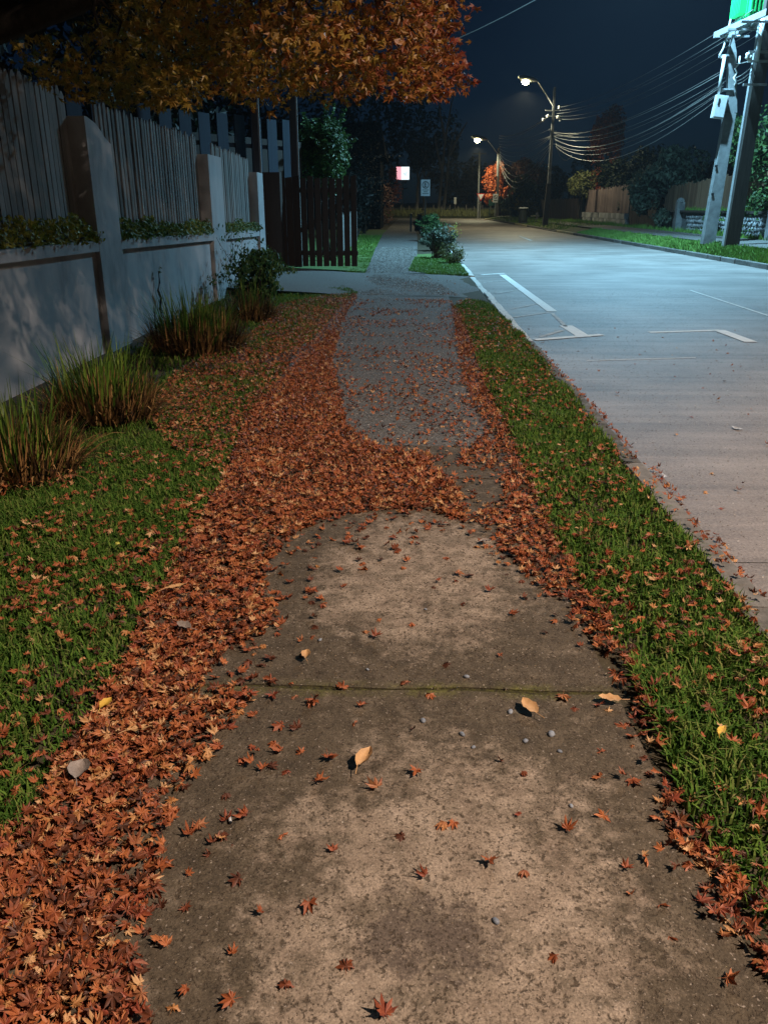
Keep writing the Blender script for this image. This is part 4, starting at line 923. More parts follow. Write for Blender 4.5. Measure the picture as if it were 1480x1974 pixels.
for c, r in lobes:
    n = int(np.clip(72*(r/.22)**2, 26, 220)*(.72 if r > .3 else .92)); e = gg.normal(0, 1, (n, 3)); e /= np.linalg.norm(e, axis=1)[:, None]
    P = np.array(c) + e*(gg.uniform(.15, 1, n)**.5)[:, None]*np.array([r*1.25, r*1.25, r*.8])
    # leaves hang: stem end up, tip down
    yaw = gg.uniform(0, 2*np.pi, n); M = rotmats(n, .55, gg, yaw)
    tip = np.array([[1, 0, 0], [0, .35, .9], [0, -.9, .35]], float)
    M = np.einsum('nij,jk->nik', M, tip)*gg.uniform(.040, .068, n)[:, None, None]
    for q in range(6):
        s_ = slice(q, None, 6); cm.many(MID[q][0], MID[q][1], M[s_], P[s_])
cm.build('foliage', 'maple_leaf', mt, kind='stuff')

# ------------------------------------------------------------------ across the road
def on_bank(px, py, z=.40): return G(px, py, z)
# stone retaining wall with cap
w0, w1 = on_bank(1300, 443), on_bank(1500, 464); WXR = 13.9
ya, yb = 30.0, 46.5
sw_ = thing('stone_wall', 'rubble stone retaining wall with a dark cap under the brown fence', 'wall', (WXR, (ya+yb)/2, .4))
zt = on_bank(1300, 443).y; ztop = 1.30
MB().box((WXR+.25, (ya+yb)/2, .75), (.36, yb-ya, 1.0)).build('core', 'pole_concrete', sw_)
def stone_mesh(seed):
    g = random.Random(seed); m = MB(); k = 7; V = [(-.09, 0, 0)]
    for r, x in ((.55, -.07), (1.0, 0.0), (1.0, .08)):
        V += [(x*g.uniform(.7, 1.2), .16*r*math.cos(2*math.pi*i/k)*g.uniform(.85, 1.15), .12*r*math.sin(2*math.pi*i/k)*g.uniform(.85, 1.15)) for i in range(k)]
    F = [(0, 1+(i+1) % k, 1+i) for i in range(k)] + [(1+r*k+i, 1+r*k+(i+1) % k, 1+(r+1)*k+(i+1) % k, 1+(r+1)*k+i) for r in range(2) for i in range(k)]
    m.add(V, F); return m.mesh('stone', 'stone')
mat('stone', [(0.3, (0.16, 0.165, 0.17)), (0.7, (0.32, 0.325, 0.33))], 0.85, 5, 6, bump=.5, bscale=25, objrand=.45)
sm = [stone_mesh(i) for i in range(6)]
for r in range(4):
    for i in range(56):
        y = ya + (i+.5*(r % 2))*(yb-ya)/56 + rnd.uniform(-.03, .03)
        if y > 44 or y < 27: continue
        piece('stone', sm[rnd.randrange(6)], sw_, (WXR+.05, y, .46+r*.205+rnd.uniform(-.02, .02)), (rnd.uniform(-.5, .5), 0, 0), (1, rnd.uniform(.85, 1.1), rnd.uniform(.85, 1.1)))
MB().box((WXR+.18, (ya+yb)/2, ztop+.02), (.56, yb-ya+.1, .10)).build('cap', 'pole_wood', sw_)
struct(MB().grid([WXR+.4, 16, 20, 40], [ya-6, yb], lambda x, y: ztop+.03 if x < 30 else 1.6).build('terrace', 'lawn'))

def fence_r(name, label, y0, y1, x, zbse, ztp0, ztp1, pitch, m, point=True, group=None):
    f = thing(name, label, 'fence', (x, (y0+y1)/2, zbse), group)
    ms = [picket_mesh(pitch*.94, 1.0, .03, 80+i, point).mesh('board', m) for i in range(4)]; n = int((y1-y0)/pitch)
    for i in range(n):
        y = y0+(i+.5)*pitch; hh = (ztp0+(ztp1-ztp0)*i/n)-zbse
        piece('board', ms[i % 4], f, (x+rnd.uniform(-.012, .012), y, zbse), (rnd.uniform(-.012, .012), 0, math.pi), (1, 1, hh+rnd.uniform(-.08, .08)))
    for t in (.25, .8): MB().box((x+.05, (y0+y1)/2, zbse+(ztp1-zbse)*t), (.06, y1-y0, .09)).build('rail', m, f)
    return f
tz0, tz1 = AX(1410, 322, 14.5).z, AX(1290, 362, 14.5).z
fence_r('board_fence', 'brown fence of pointed boards on the stone retaining wall', 29.5, AX(1277, 400, 14.5).y, 14.5, ztop+.02, tz0+.1, tz1, .19, 'brown_board')
# concrete posts by the wall
q = on_bank(1304, 443); o = thing('concrete_post', 'weathered concrete post with rounded head at the stone wall end', 'post', (WXR-.05, 44.8, .4)); MB().box((WXR-.05, 45.1, 1.05), (.38, .34, 1.4)).lathe([(.22, 1.75), (.2, 1.87), (.08, 1.97)], (WXR-.05, 45.1, 0), 8).build('post', 'pole_concrete', o)
q = on_bank(1432, 455); o = thing('concrete_pillar', 'grey concrete pillar with a timber upright behind the dark pole', 'post', (13.5, 32.3, .4)); MB().box((13.5, 32.3, 1.25), (.5, .42, 1.9)).box((13.5, 32.3, 2.24), (.58, .5, .1)).build('pillar', 'pole_concrete', o); MB().box((13.5, 32.3, 3.0), (.18, .18, 1.5)).build('upright', 'brown_board', o)
# purple-brown fence on its low masonry wall
f0, f1 = AX(1127, 380, 14.3), AX(1204, 375, 14.3)
ym0, ym1 = 50.8, 72.0
mw = thing('block_wall', 'low wall of rough blocks under the purple-brown fence', 'wall', (14.3, 62, .4))
bk = [MB().box((0, 0, 0), (.3, .78, .36), taper=.96).mesh('block', 'stone') for _ in range(2)]
for r in range(2):
    for i in range(18):
        y = 57.5+(i+.5*(r % 2))*.80; piece('block', bk[i % 2], mw, (14.2+rnd.uniform(-.02, .02), y, .55+r*.38), (0, 0, rnd.uniform(-.02, .02)))
fence_r('board_fence', 'purple-brown board fence on the low block wall', 57.5, 72, 14.3, 1.12, 2.9, 2.75, .30, 'purple_board', False)
fence_r('board_fence', 'dark timber gate boards right of the block wall', 51.0, 57.3, 14.3, .4, 2.5, 2.6, .26, 'dark_board', False)
fence_r('board_fence', 'dim grey board fence beyond the purple-brown one', 74, 100, 14.6, .4, 2.2, 2.3, .42, 'dark_board', False)
o = thing('timber_panel', 'tall black timber panel at the end of the purple-brown fence', 'panel', (14.2, 73, .4)); MB().box((14.2, 73.1, 1.3), (.10, 2.2, 1.9)).build('panel', 'black_iron', o)
for dy in (-.9, .9): MB().box((14.14, 73.1+dy, 1.3), (.08, .1, 1.95)).build('post', 'dark_board', o)

# trees and shrubs over there
c = AY(1458, 290, 36.0); tree('broadleaf_tree', 'glossy broadleaf tree rising behind the dark leaning pole', 'tree', (15.8, 36, 1.3), [((c.x+1.1, 36, c.z), (1.9, 1.8, 3.0), .6), ((c.x+.8, 35.6, c.z-2.2), (1.5, 1.6, 1.4), .25), ((c.x-.5, 36.5, c.z+.3), (.9, 1, 1.2), .15)], .16, 'leaf_green', n=5200, size=.22, seed=61)
c = AY(1300, 325, 50); tree('conifer_tree', 'feathery grey-green conifer behind the brown fence', 'tree', (c.x, 50, .5), [((c.x, 50, c.z-.2), (2.0, 1.8, 1.5), .6), ((c.x-1.4, 51, c.z-1.2), (1.2, 1.4, 1.4), .4)], .2, 'leaf_grey', n=4200, size=.30, seed=62, droop=-.4)
c = AY(1215, 395, 55); shrub('weeping_shrub', 'dark drooping shrub hanging over the timber gate boards', 'shrub', (14.8, 54, .5), (1.3, 2.6, 1.6), 'leaf_grey', 2600, .28, 63, droop=1.2, cz=2.2)
c = AY(1162, 270, 78); tree('maple_tree', 'tall dim red maple with orange lower branches behind the purple fence', 'tree', (c.x, 78, .5), [((c.x+.2, 78, c.z), (1.9, 2, 3.6), .6, 'leaf_red'), ((c.x-.3, 77.5, c.z-3.6), (1.4, 1.6, 1.5), .2, 'leaf_orange'), ((c.x+1.6, 77, c.z-4.6), (1.4, 1.4, .9), .2, 'leaf_red')], .22, 'leaf_red', n=4800, size=.32, seed=64)
c = AY(1120, 355, 72); tree('olive_tree', 'pale rounded small tree left of the purple fence', 'tree', (c.x, 72, .4), [((c.x, 72, c.z+.1), (1.45, 1.4, 1.35), 1)], .12, 'leaf_olive', n=2600, size=.24, seed=65)
for i, (px, py, Y, rr, lab) in enumerate(((1185, 345, 70, (1.9, 1.6, 1.6), 'dark glossy shrub over the purple fence'), (1235, 330, 68, (2.4, 2, 2.4), 'dark tree mass right of the red maple'), (1225, 400, 60, (1.2, 1.5, 1.6), 'dark bush behind the timber gate boards'))):
    c = AY(px, py, Y); tree('dark_tree', lab, 'tree', (c.x, Y, .4), [((c.x, Y, c.z), rr, 1)], .14, 'leaf_dark', n=2400, size=.26, seed=66+i, group='dark trees behind the far fences')
c = on_bank(1098, 420); shrub('laurel_shrub', 'bright leafy shrub on the pavement left of the black panel', 'shrub', (c.x, c.y, .4), (.85, .8, .75), 'leaf_green', 1300, .22, 71)
c = on_bank(1012, 418); shrub('round_bush', 'round golden bush clipped to a dome behind the litter bin', 'shrub', (c.x, c.y, .4), (1.5, 1.4, 1.2), 'leaf_gold', 3000, .26, 72, cz=1.0)
c = AY(1000, 385, 106); tree('leafy_tree', 'spreading green tree between orange maple and golden bush', 'tree', (c.x-.4, 106, .4), [((c.x-.5, 106, c.z-.7), (2.0, 1.6, 1.7), .5), ((c.x+.4, 106, c.z+1.2), (2.2, 1.6, 1.6), .5, 'leaf_olive')], .15, 'leaf_grey', n=3600, size=.42, seed=73, droop=.6)
c = AY(958, 350, 122); tree('maple_tree', 'bright orange maple glowing under the shorter street lamp', 'tree', (c.x+.6, 122, .4), [((c.x-.2, 122, c.z+.3), (1.8, 1.5, 2.4), .5), ((c.x-.5, 121.5, c.z-2.0), (1.5, 1.4, 1.1), .25), ((c.x+1.6, 121.6, c.z-1.6), (1.3, 1.3, 1.1), .25)], .18, 'leaf_orange', n=3600, size=.42, seed=74)
c = AY(1012, 335, 124); tree('maple_tree', 'dim red maple crown right of the bright orange one', 'tree', (c.x, 124, .4), [((c.x, 124, c.z), (3.2, 2, 2.4), 1)], .2, 'leaf_brown', n=2600, size=.45, seed=75)

# litter bin, bollard, signs
c = on_bank(1007, 428, .33); o = thing('litter_bin', 'dark litter bin on the pavement before the golden bush', 'bin', (c.x, c.y, .33))
MB().lathe([(.30, 0), (.36, .08), (.36, .95), (.40, 1.0), (.40, 1.08)], (c.x, c.y, .33), 12).build('body', 'bin_plastic', o); MB().lathe([(.42, 1.06), (.42, 1.12), (.3, 1.16)], (c.x, c.y, .33), 12).build('rim', 'galvanised', o); MB().box((c.x, c.y-.02, .30), (.7, .7, .12)).build('base', 'black_iron', o)
c = on_bank(1034, 422, .35); o = thing('bollard', 'small pale bollard beside the golden bush', 'bollard', (c.x, c.y, .35)); MB().lathe([(.14, 0), (.14, .42), (.18, .45), (.12, .6), (.04, .66)], (c.x, c.y, .35), 10).build('post', 'pole_concrete', o)
c = G(927, 414, .2); o = thing('yield_sign', 'red-edged white triangular yield sign on a thin post', 'sign', (c.x, 121, 0)); c = AY(926.5, 378, 121)
MB().tube([(c.x, 121.05, 0), (c.x, 121.05, c.z+.3)], .045, 6).build('post', 'galvanised', o)
tri = lambda s, y: [(c.x-s, y, c.z+s*.58), (c.x, y, c.z-s*1.15), (c.x+s, y, c.z+s*.58)]
def triplate(s, y0, y1): 
    m = MB(); a, b = tri(s, y0), tri(s, y1); m.add(a+b, [(0, 1, 2), (5, 4, 3), (0, 3, 4, 1), (1, 4, 5, 2), (2, 5, 3, 0)]); return m
pl = triplate(.58, 121, 121.03).build('plate', 'sign_red', o); triplate(.40, 120.985, 120.998).build('face', 'sign_white', pl)
c = AY(954.5, 382, 119.6); o = thing('no_parking_sign', 'white no-parking plate with a ringed letter before the orange maple', 'sign', (c.x, 119.6, .3))
MB().tube([(c.x, 119.65, .3), (c.x, 119.65, c.z)], .045, 6).build('post', 'galvanised', o); pl = MB().box((c.x, 119.6, c.z), (.70, .03, 1.12)).build('plate', 'sign_white', o)
ring = MB(); V = []
for r in (.25, .19): V += [(c.x+r*math.cos(2*math.pi*i/20), 119.578, c.z+.14+r*math.sin(2*math.pi*i/20)) for i in range(20)]
ring.add(V, [(i, (i+1) % 20, 20+(i+1) % 20, 20+i) for i in range(20)]); ring.box((c.x, 119.575, c.z+.14), (.40, .005, .06), ry=R(45)).build('ring', 'sign_black', pl)
MB().box((c.x, 119.58, c.z-.3), (.42, .006, .1)).build('lettering', 'sign_black', pl)
c = AY(950, 390, 120.4); o = thing('notice_board', 'dark green notice board on two legs under the orange maple', 'sign', (c.x, 120.4, .3)); MB().box((c.x, 120.4, c.z), (1.25, .06, .85)).build('board', 'sign_green', o)
for dx in (-.45, .45): MB().box((c.x+dx, 120.45, (c.z+.3)/2), (.08, .08, c.z-.3)).build('leg', 'sign_green', o)

# far side of the junction
far = thing('paddock_fence', 'low fence of pale posts and wires beyond the junction', 'fence', (2, 133, .5))
for i in range(26):
    x = -18+i*1.25; pm = MB().box((x, 133, 1.05), (.13, .13, 1.3+.2*math.sin(i*3.1))).build('post', 'pale_bark', far)
for z in (.8, 1.3): MB().bar((-18.2, 133, z), (13.4, 133, z), .03).build('wire', 'cable', far)
c = AY(877, 388, 131); o = thing('marker_post', 'white marker post on the far verge', 'post', (c.x, 131, .4)); MB().box((c.x, 131, 1.2), (.14, .1, 1.6)).build('post', 'pole_wood', o); MB().box((c.x, 130.97, 2.35), (.36, .06, .95)).build('plate', 'white_metal', o)
c = AY(776, 334, 136); o = thing('lit_sign', 'glowing white and pink light box sign beyond the junction', 'sign', (c.x, 136, 1))
MB().box((c.x, 136.16, c.z), (2.2, .3, 2.0)).build('box', 'black_iron', o); MB().bar((c.x, 136.3, .6), (c.x, 136.3, c.z-.9), .16).build('post', 'black_iron', o)
pl = MB().box((c.x+.40, 135.99, c.z), (1.25, .03, 1.85)).build('white_panel', 'lit_white', o); MB().box((c.x-.62, 135.99, c.z), (.76, .03, 1.85)).build('pink_panel', 'lit_red', o)
t = MB(); t.box((c.x+.38, 135.97, c.z-.12), (.5, .01, .07)).box((c.x+.62, 135.97, c.z+.06), (.42, .01, .05)).box((c.x+.2, 135.97, c.z+.02), (.24, .01, .05)).box((c.x+.5, 135.97, c.z-.3), (.55, .01, .04)).box((c.x+.45, 135.97, c.z+.3), (.7, .01, .03)); t.build('lettering', 'sign_black', pl)
tree('maple_tree', 'red maple partly covering the lit sign', 'tree', (c.x-2.2, 134.2, .6), [((c.x-2.2, 134.2, c.z-2.3), (2.4, 1.6, 2.2), .6), ((c.x-1.5, 134.8, c.z-.1), (.75, .6, .95), .2)], .16, 'leaf_red', n=2000, size=.36, seed=81)
for i, (px, pt, Y, lab) in enumerate(((803, 320, 138, 'slim pale trunk with dark crown right of the lit sign'), (816, 325, 141, 'slim trunk behind the parking sign'))):
    c = AY(px+6, 300, Y); tree('slim_tree', lab, 'tree', (AY(px, 395, Y).x, Y, .8), [((c.x, Y, c.z+.2), (2.2, 2, 3.4), 1)], .32, 'leaf_black', 'pale_bark', n=1100, size=.45, seed=84+i, group='slim trees beyond the junction', limbs=4)
o = thing('bare_tree', 'tall bare forked tree fading into the night sky', 'tree', (AY(845, 400, 140).x, 140, .8)); m = MB(); g = random.Random(4); Y = 140
for pts in (((845, 405), (852, 330), (858, 270), (870, 200), (884, 150)), ((855, 405), (862, 340), (866, 290), (880, 240)), ((858, 270), (848, 220), (846, 170)), ((866, 300), (885, 260), (900, 235)), ((852, 330), (842, 290), (838, 255))):
    P = [AY(x, y, Y) for x, y in pts]; n = len(P); m.tube(P, [.28-.22*i/(n-1) for i in range(n)], 5)
m.build('trunk', 'pale_bark', o)
# dark woods closing the view
wd = MB(); gg = np.random.default_rng(33)
for i in range(64):
    x = -75+i*2.6+gg.uniform(-1, 1); y = gg.uniform(150, 175); hgt = gg.uniform(8, 13)*(2.4 if x < 1 else (1.7 if x < 7 else .75))
    crown(wd, (x, y, hgt*.55+1), (gg.uniform(3, 4.5), 4, hgt*.6), 360, 1.1, 8, 200+i)
tag(wd.build('woodland', 'leaf_black'), 'dark woodland massed beyond the junction', 'wood', kind='stuff')
wd = MB()
for i in range(26):
    y = 34+i*4.2; x = gg.uniform(24, 32); hgt = gg.uniform(4, 7); crown(wd, (x, y, hgt*.5+.5), (3, 3.2, hgt*.55), 300, .8, 8, 300+i)
tag(wd.build('hedgerow', 'leaf_black'), 'dark hedgerow behind the fences across the road', 'hedge', kind='stuff')

# ------------------------------------------------------------------ grass
def grass(name, label, polys, m, h=.055, w=.0033, seed=1, clear=None):
    g = np.random.default_rng(seed); mb = MB()
    for poly, dens, hs in polys:
        Q = sample(poly, dens, g)
        if len(Q) == 0: continue
        keep = vnoise(Q, 6.0, seed)*.7+vnoise(Q, 1.7, seed+1)*.5+.12 > g.uniform(0, 1, len(Q)); Q = Q[keep]
        if name == 'kerb_grass': Q = Q[Q[:, 0] < np.where(Q[:, 1] < 5, 1.385, 1.42) + rng.normal(0, .012, len(Q))]
        n = len(Q); hh = h*hs*(.45+.95*vnoise(Q, 4.0, seed+2))*g.uniform(.55, 1.25, n)
        a = g.uniform(0, 2*np.pi, n); lean = np.abs(g.normal(.55, .35, n)); dx, dy = np.cos(a), np.sin(a)
        ww = w*hs*g.uniform(.7, 1.3, n)*(1 + Q[:, 1]*.05)
        B = np.stack([Q[:, 0], Q[:, 1], np.full(n, -.012)], 1); s = np.stack([-dy, dx, np.zeros(n)], 1)*ww[:, None]
        M = B + np.stack([dx*lean*hh*.35, dy*lean*hh*.35, hh*.6], 1); T = B + np.stack([dx*lean*hh, dy*lean*hh, hh*np.clip(1.05-.35*lean, .3, 1)], 1)
        V = np.stack([B-s, B+s, M+s*.75, M-s*.75, T], 1).reshape(-1, 3)
        base = (np.arange(n)*5)[:, None]+mb.n
        L = np.concatenate([base+np.array([[0, 1, 2, 3]]), base+np.array([[3, 2, 4]])], 1)
        mb.v.append(V); mb.l.extend(L.ravel().tolist()); mb.t.extend([4, 3]*n); mb.n += 5*n
    return tag(mb.build(name, m), label, 'grass', kind='stuff')
LG = gp([(-300, 1500), (0, 1660), (70, 1590), (140, 1465), (215, 1340), (290, 1195), (335, 1100), (375, 1030), (430, 925), (460, 840), (300, 830), (200, 900), (0, 960), (-300, 1080)])
LG2 = gp([(-300, 1080), (0, 960), (200, 900), (300, 830), (460, 840), (520, 750), (560, 700), (480, 700), (340, 720), (150, 800), (-50, 900), (-300, 980)])
LG3 = gp([(480, 700), (600, 660), (650, 600), (690, 565), (640, 545), (560, 540), (520, 590), (480, 640)])
RG1 = gp([(1480, 1800), (1400, 1690), (1330, 1580), (1290, 1480), (1250, 1370), (1200, 1270), (1130, 1150), (1290, 1000), (1480, 1190), (1700, 1420), (1700, 2000), (1560, 1960)])
RG2 = gp([(1130, 1150), (1080, 1060), (1050, 1000), (1010, 900), (980, 830), (1180, 860), (1290, 1000)])
RG3 = gp([(980, 830), (935, 740), (905, 650), (872, 592), (900, 578), (940, 584), (1000, 640), (1050, 690), (1180, 860)])
grass('verge_grass', 'short green grass between wall clumps and leaf drift', [(LG, 13000, 1.1), (LG2, 4500, 1.05), (LG3, 3200, 1.05)], 'grass', seed=2)
grass('kerb_grass', 'green grass strip between the path and the kerb', [(RG1, 14500, 1.1), (RG2, 11500, 1.1), (RG3, 7000, 1.15)], 'grass', seed=3)
grass('edge_grass', 'sparse grass under the wall and by the driveway edge', [([(-3.3, 3), (-2.6, 3), (-1.5, 12), (-1.4, 15.2), (-3.3, 15.2)], 420, 1.7)], 'grass', seed=4)
grass('lawn_grass', 'pale lawn grass beyond the wooden gate', [([(-3.2, 21.6), (-1.15, 20.9), (-1.2, 24), (-1.4, 32), (-3, 32)], 1300, 1.1), ([(-3, 32), (-1.4, 32), (-1.7, 48), (-3, 48)], 260, 1.6)], 'grass_cool', seed=5)
grass('patch_grass', 'bright grass patch at the foot of the kerb shrubs', [([(-.08, 21.3), (.4, 20.5), (1.36, 20.1), (1.36, 27), (.1, 27)], 2600, 1.5)], 'grass_cool', seed=6)
def bank_grass(name, label, x0, x1, y0, y1, dens, h, zoff, m, seed):
    g = np.random.default_rng(seed); n = int((x1-x0)*(y1-y0)*dens); x = g.uniform(x0, x1, n); y = g.uniform(y0, y1, n); mb = MB()
    z = np.array([zr(q) for q in x]) if zoff is None else np.full(n, zoff); hh = h*g.uniform(.4, 1.3, n)*(.4+1.0*vnoise(np.stack([x, y], 1), 1.5, seed))
    M = np.stack([np.stack([np.full(n, .02+h*.12), np.zeros(n), g.normal(0, .35, n)*hh], -1), np.stack([np.zeros(n), np.full(n, .05), g.normal(0, .35, n)*hh], -1), np.stack([np.zeros(n), np.zeros(n), hh], -1)], 1)
    mb.many([(-.5, 0, 0), (.5, 0, 0), (0, 0, 1)], [(0, 1, 2)], M, np.stack([x, y, z-.02], 1)); tag(mb.build(name, m), label, 'grass', kind='stuff')
bank_grass('bank_grass', 'bright grass strip along the far kerb', 9.98, 11.1, 18, 52, 420, .13, None, 'grass_cool', 11)
bank_grass('terrace_grass', 'grass spilling over the stone wall cap', 14.1, 14.45, 27, 46, 130, .28, 1.3, 'grass_cool', 12)
bank_grass('foot_grass', 'grass at the foot of the far walls', 13.1, 13.9, 24, 76, 60, .22, .38, 'grass_cool', 13)
bank_grass('dim_grass', 'dim grass under the tall lamp pole', 10.0, 13.8, 58, 112, 26, .14, None, 'grass', 14)
bank_grass('tall_grass', 'tall rough grass beyond the junction', -20, 24, 127, 134, 40, .9, .2, 'leaf_olive', 15)
c = on_bank(1338, 440); shrub('ivy_bush', 'bright green weed bush at the stone wall left of the pale pole', 'shrub', (13.45, 38.6, .38), (.35, .7, .55), 'grass_cool', 600, .16, 91, cz=.5)
shrub('ivy_bush', 'bright weeds on top of the stone wall by the pillar', 'shrub', (14.1, 31.4, 1.36), (.35, 1.1, .25), 'grass_cool', 500, .16, 92)
shrub('ivy_bush', 'low fern at the left end of the stone wall', 'shrub', (13.9, 48, .38), (.5, 1.2, .6), 'leaf_grey', 700, .2, 93, droop=.8)

# ------------------------------------------------------------------ fallen leaves
A = gp([(-400, 2300), (330, 2300), (300, 1974), (250, 1850), (215, 1700), (225, 1600), (330, 1420), (400, 1310), (450, 1255), (545, 1210), (500, 1110), (560, 1040), (640, 1000), (770, 985), (830, 990), (905, 1015), (880, 945), (840, 905), (830, 880), (740, 870), (670, 830), (655, 760), (640, 700), (655, 640), (640, 640), (560, 720), (480, 800), (430, 930), (370, 1030), (330, 1100), (290, 1180), (210, 1330), (140, 1450), (60, 1580), (0, 1640), (-400, 1900)])
B = gp([(880, 1010), (960, 1020), (960, 1060), (1010, 1110), (1040, 1140), (1100, 1170), (1095, 1210), (1180, 1270), (1215, 1340), (1220, 1420), (1250, 1500), (1270, 1590), (1340, 1700), (1370, 1790), (1440, 1840), (1500, 1920), (1600, 2050), (1640, 2000), (1490, 1800), (1410, 1690), (1340, 1580), (1300, 1480), (1258, 1370), (1208, 1270), (1140, 1150), (1085, 1060), (1055, 1000), (1025, 930), (985, 850), (935, 740), (905, 650), (885, 600), (870, 590), (885, 690), (905, 770), (945, 830), (900, 870), (880, 900), (960, 915), (975, 960), (930, 985)])
Cc = gp([(660, 575), (870, 580), (905, 700), (945, 830), (880, 880), (830, 880), (660, 830), (640, 700)])
D = gp([(340, 720), (400, 690), (480, 650), (540, 590), (640, 570), (690, 570), (650, 640), (560, 720), (480, 800), (430, 900), (330, 870), (280, 800)])
E_ = gp([(-200, 1010), (0, 950), (250, 870), (430, 900), (370, 1030), (290, 1180), (140, 1450), (0, 1640), (-200, 1760)])
F_ = gp([(870, 590), (900, 580), (1000, 640), (1180, 830), (1300, 980), (1480, 1180), (1650, 1380), (1650, 2000), (1480, 1800), (1290, 1480), (1100, 1080), (980, 850)])
S_ = gp([(300, 1974), (1480, 1974), (1370, 1790), (1220, 1400), (1095, 1200), (960, 1040), (770, 990), (560, 1040), (545, 1210), (400, 1310), (225, 1600)])
H_ = gp([(225, 1600), (400, 1310), (545, 1210), (640, 1290), (590, 1480), (400, 1690), (270, 1850)])
X_ = gp([(500, 1110), (640, 1000), (770, 990), (900, 1030), (760, 1080), (560, 1210)])
Dr = gp([(690, 560), (880, 575), (900, 540), (700, 535)])
gut = [(1.50, 2.2), (1.56, 2.2), (1.62, 4.0), (1.60, 9.5), (1.50, 10.5)]
rd = [(1.6, 2.0), (5.5, 3), (5.5, 12), (1.6, 12)]
lg = np.random.default_rng(21)
PTS = []                                    # x, y, z, tilt, zone
def drop(poly, dens, zlo, zhi, tilt, zone, patch=0.0, ps=3.0, jit=0.0):
    Q = sample(poly, dens, lg)
    if jit: Q = Q + lg.normal(0, jit, Q.shape)
    if patch > 0 and len(Q): Q = Q[(vnoise(Q, ps, 5)*.65+vnoise(Q, ps*3.1, 6)*.45) > patch*lg.uniform(.55, 1.25, len(Q))]
    if len(Q): PTS.append(np.column_stack([Q, lg.uniform(zlo, zhi, len(Q)), np.full(len(Q), tilt), np.full(len(Q), zone)]))
drop(A, 3200, .010, .042, .42, 1, .24, 2.2)
drop(A, 480, .012, .03, .45, 1, .1, 2.0, .13)
drop([(-1.2, .3), (-.45, .3), (-.56, 1.2), (-.62, 1.8), (-.5, 2.3), (-1.0, 2.4), (-1.05, 1.5)], 2200, .012, .05, .5, 1)
drop(B, 1600, .012, .036, .50, 2, .35)
drop(B, 480, .012, .03, .45, 2, .2, 2.0, .10)
drop(Cc, 420, .008, .02, .35, 0, .58, 1.6)
drop(D, 950, .02, .045, .5, 3, .25)
drop(E_, 470, .030, .058, .5, 3, .52)
drop(F_, 340, .030, .060, .5, 4, .52)
drop(S_, 24, .014, .020, .25, 0, .2)
drop(H_, 130, .014, .022, .3, 0, .45)
drop(X_, 150, .014, .02, .3, 0, .4)
drop(Dr, 14, .01, .03, .3, 0); drop(gut, 800, ROAD_Z+.006, ROAD_Z+.03, .45, 5, .35, 2.0); drop(rd, 3.0, ROAD_Z+.006, ROAD_Z+.01, .3, 5)
PT = np.concatenate(PTS); n = len(PT)
sz = .016 + .021*lg.uniform(0, 1, n)**.8; sz[PT[:, 4] == 0] *= 1.05
# the ones that show largest become leaves of their own
pix = np.array([PX((p[0], p[1], p[2])) for p in PT]); dist = np.sqrt(PT[:, 0]**2+PT[:, 1]**2+H*H)
vis = (pix[:, 0] > 5) & (pix[:, 0] < 1475) & (pix[:, 1] < 1965) & (PT[:, 1] > .3)
score = sz/dist; top = (PT[:, 2] > .030) | (PT[:, 4] == 0)
pick = np.zeros(n, bool)
for zone, cnt in ((0, 120), (1, 120), (2, 45), (4, 15)):
    idx = np.where(vis & top & (PT[:, 4] == zone))[0]; idx = idx[np.argsort(-score[idx])][:cnt]; pick[idx] = True
leaf_me = []
for i, (V, F) in enumerate(NEAR):
    m = MB(); m.add(V, F); leaf_me.append(m.mesh('fallen_leaf', 'fallen_leaf_single'))
LAB = {0: ('curled rusty maple leaf lying loose on the bare path', 'maple leaves loose on the bare path'), 1: ('rusty maple leaf on top of the thick drift left of the path', 'maple leaves on the left drift'),
       2: ('rusty maple leaf in the band along the right path edge', 'maple leaves along the right path edge'), 4: ('rusty maple leaf caught in the right grass strip', 'maple leaves in the right grass strip')}
for i in np.where(pick)[0]:
    o = bpy.data.objects.new('fallen_leaf', leaf_me[int(lg.integers(0, len(leaf_me)))]); C.objects.link(o)
    o.location = (PT[i, 0], PT[i, 1], PT[i, 2]+.004); t = PT[i, 3]
    o.rotation_euler = (lg.normal(0, t*.7), lg.normal(0, t*.7), lg.uniform(0, 6.28)); s = sz[i]*1.08; o.scale = (s, s, s)
    zn = int(PT[i, 4]); lb, gr_ = LAB[zn]
    if zn == 0:
        pl_ = 'nearest slab' if PT[i, 1] < 2.35 else 'second slab past the moss joint'; sd = 'left' if PT[i, 0] < -.15 else ('right' if PT[i, 0] > .3 else 'middle')
        lb = 'curled maple leaf loose on the %s of the %s' % (sd, pl_); gr_ = 'maple leaves on the %s of the %s' % (sd, pl_)
    tag(o, lb, 'leaf', gr_)
rest = ~pick; mb = MB()
nearm = rest & (dist < 4.6); farm = rest & ~nearm
for msk, tpl in ((nearm, NEAR), (farm, MID)):
    idx = np.where(msk)[0]; kk = lg.integers(0, len(tpl), len(idx))
    for q in range(len(tpl)):
        s_ = idx[kk == q]
        M = np.zeros((len(s_), 3, 3))
        if len(s_): M = rotmats(len(s_), 1.0, lg)
        # tilt per zone
        if len(s_):
            M = rotmats(len(s_), float(PT[s_, 3].mean()), lg)*sz[s_][:, None, None]
            mb.many(tpl[q][0], tpl[q][1], M, PT[s_, :3])
tag(mb.build('leaf_litter', 'fallen_leaf'), 'thick litter of rusty maple leaves along the path and verge', 'leaves', kind='stuff')

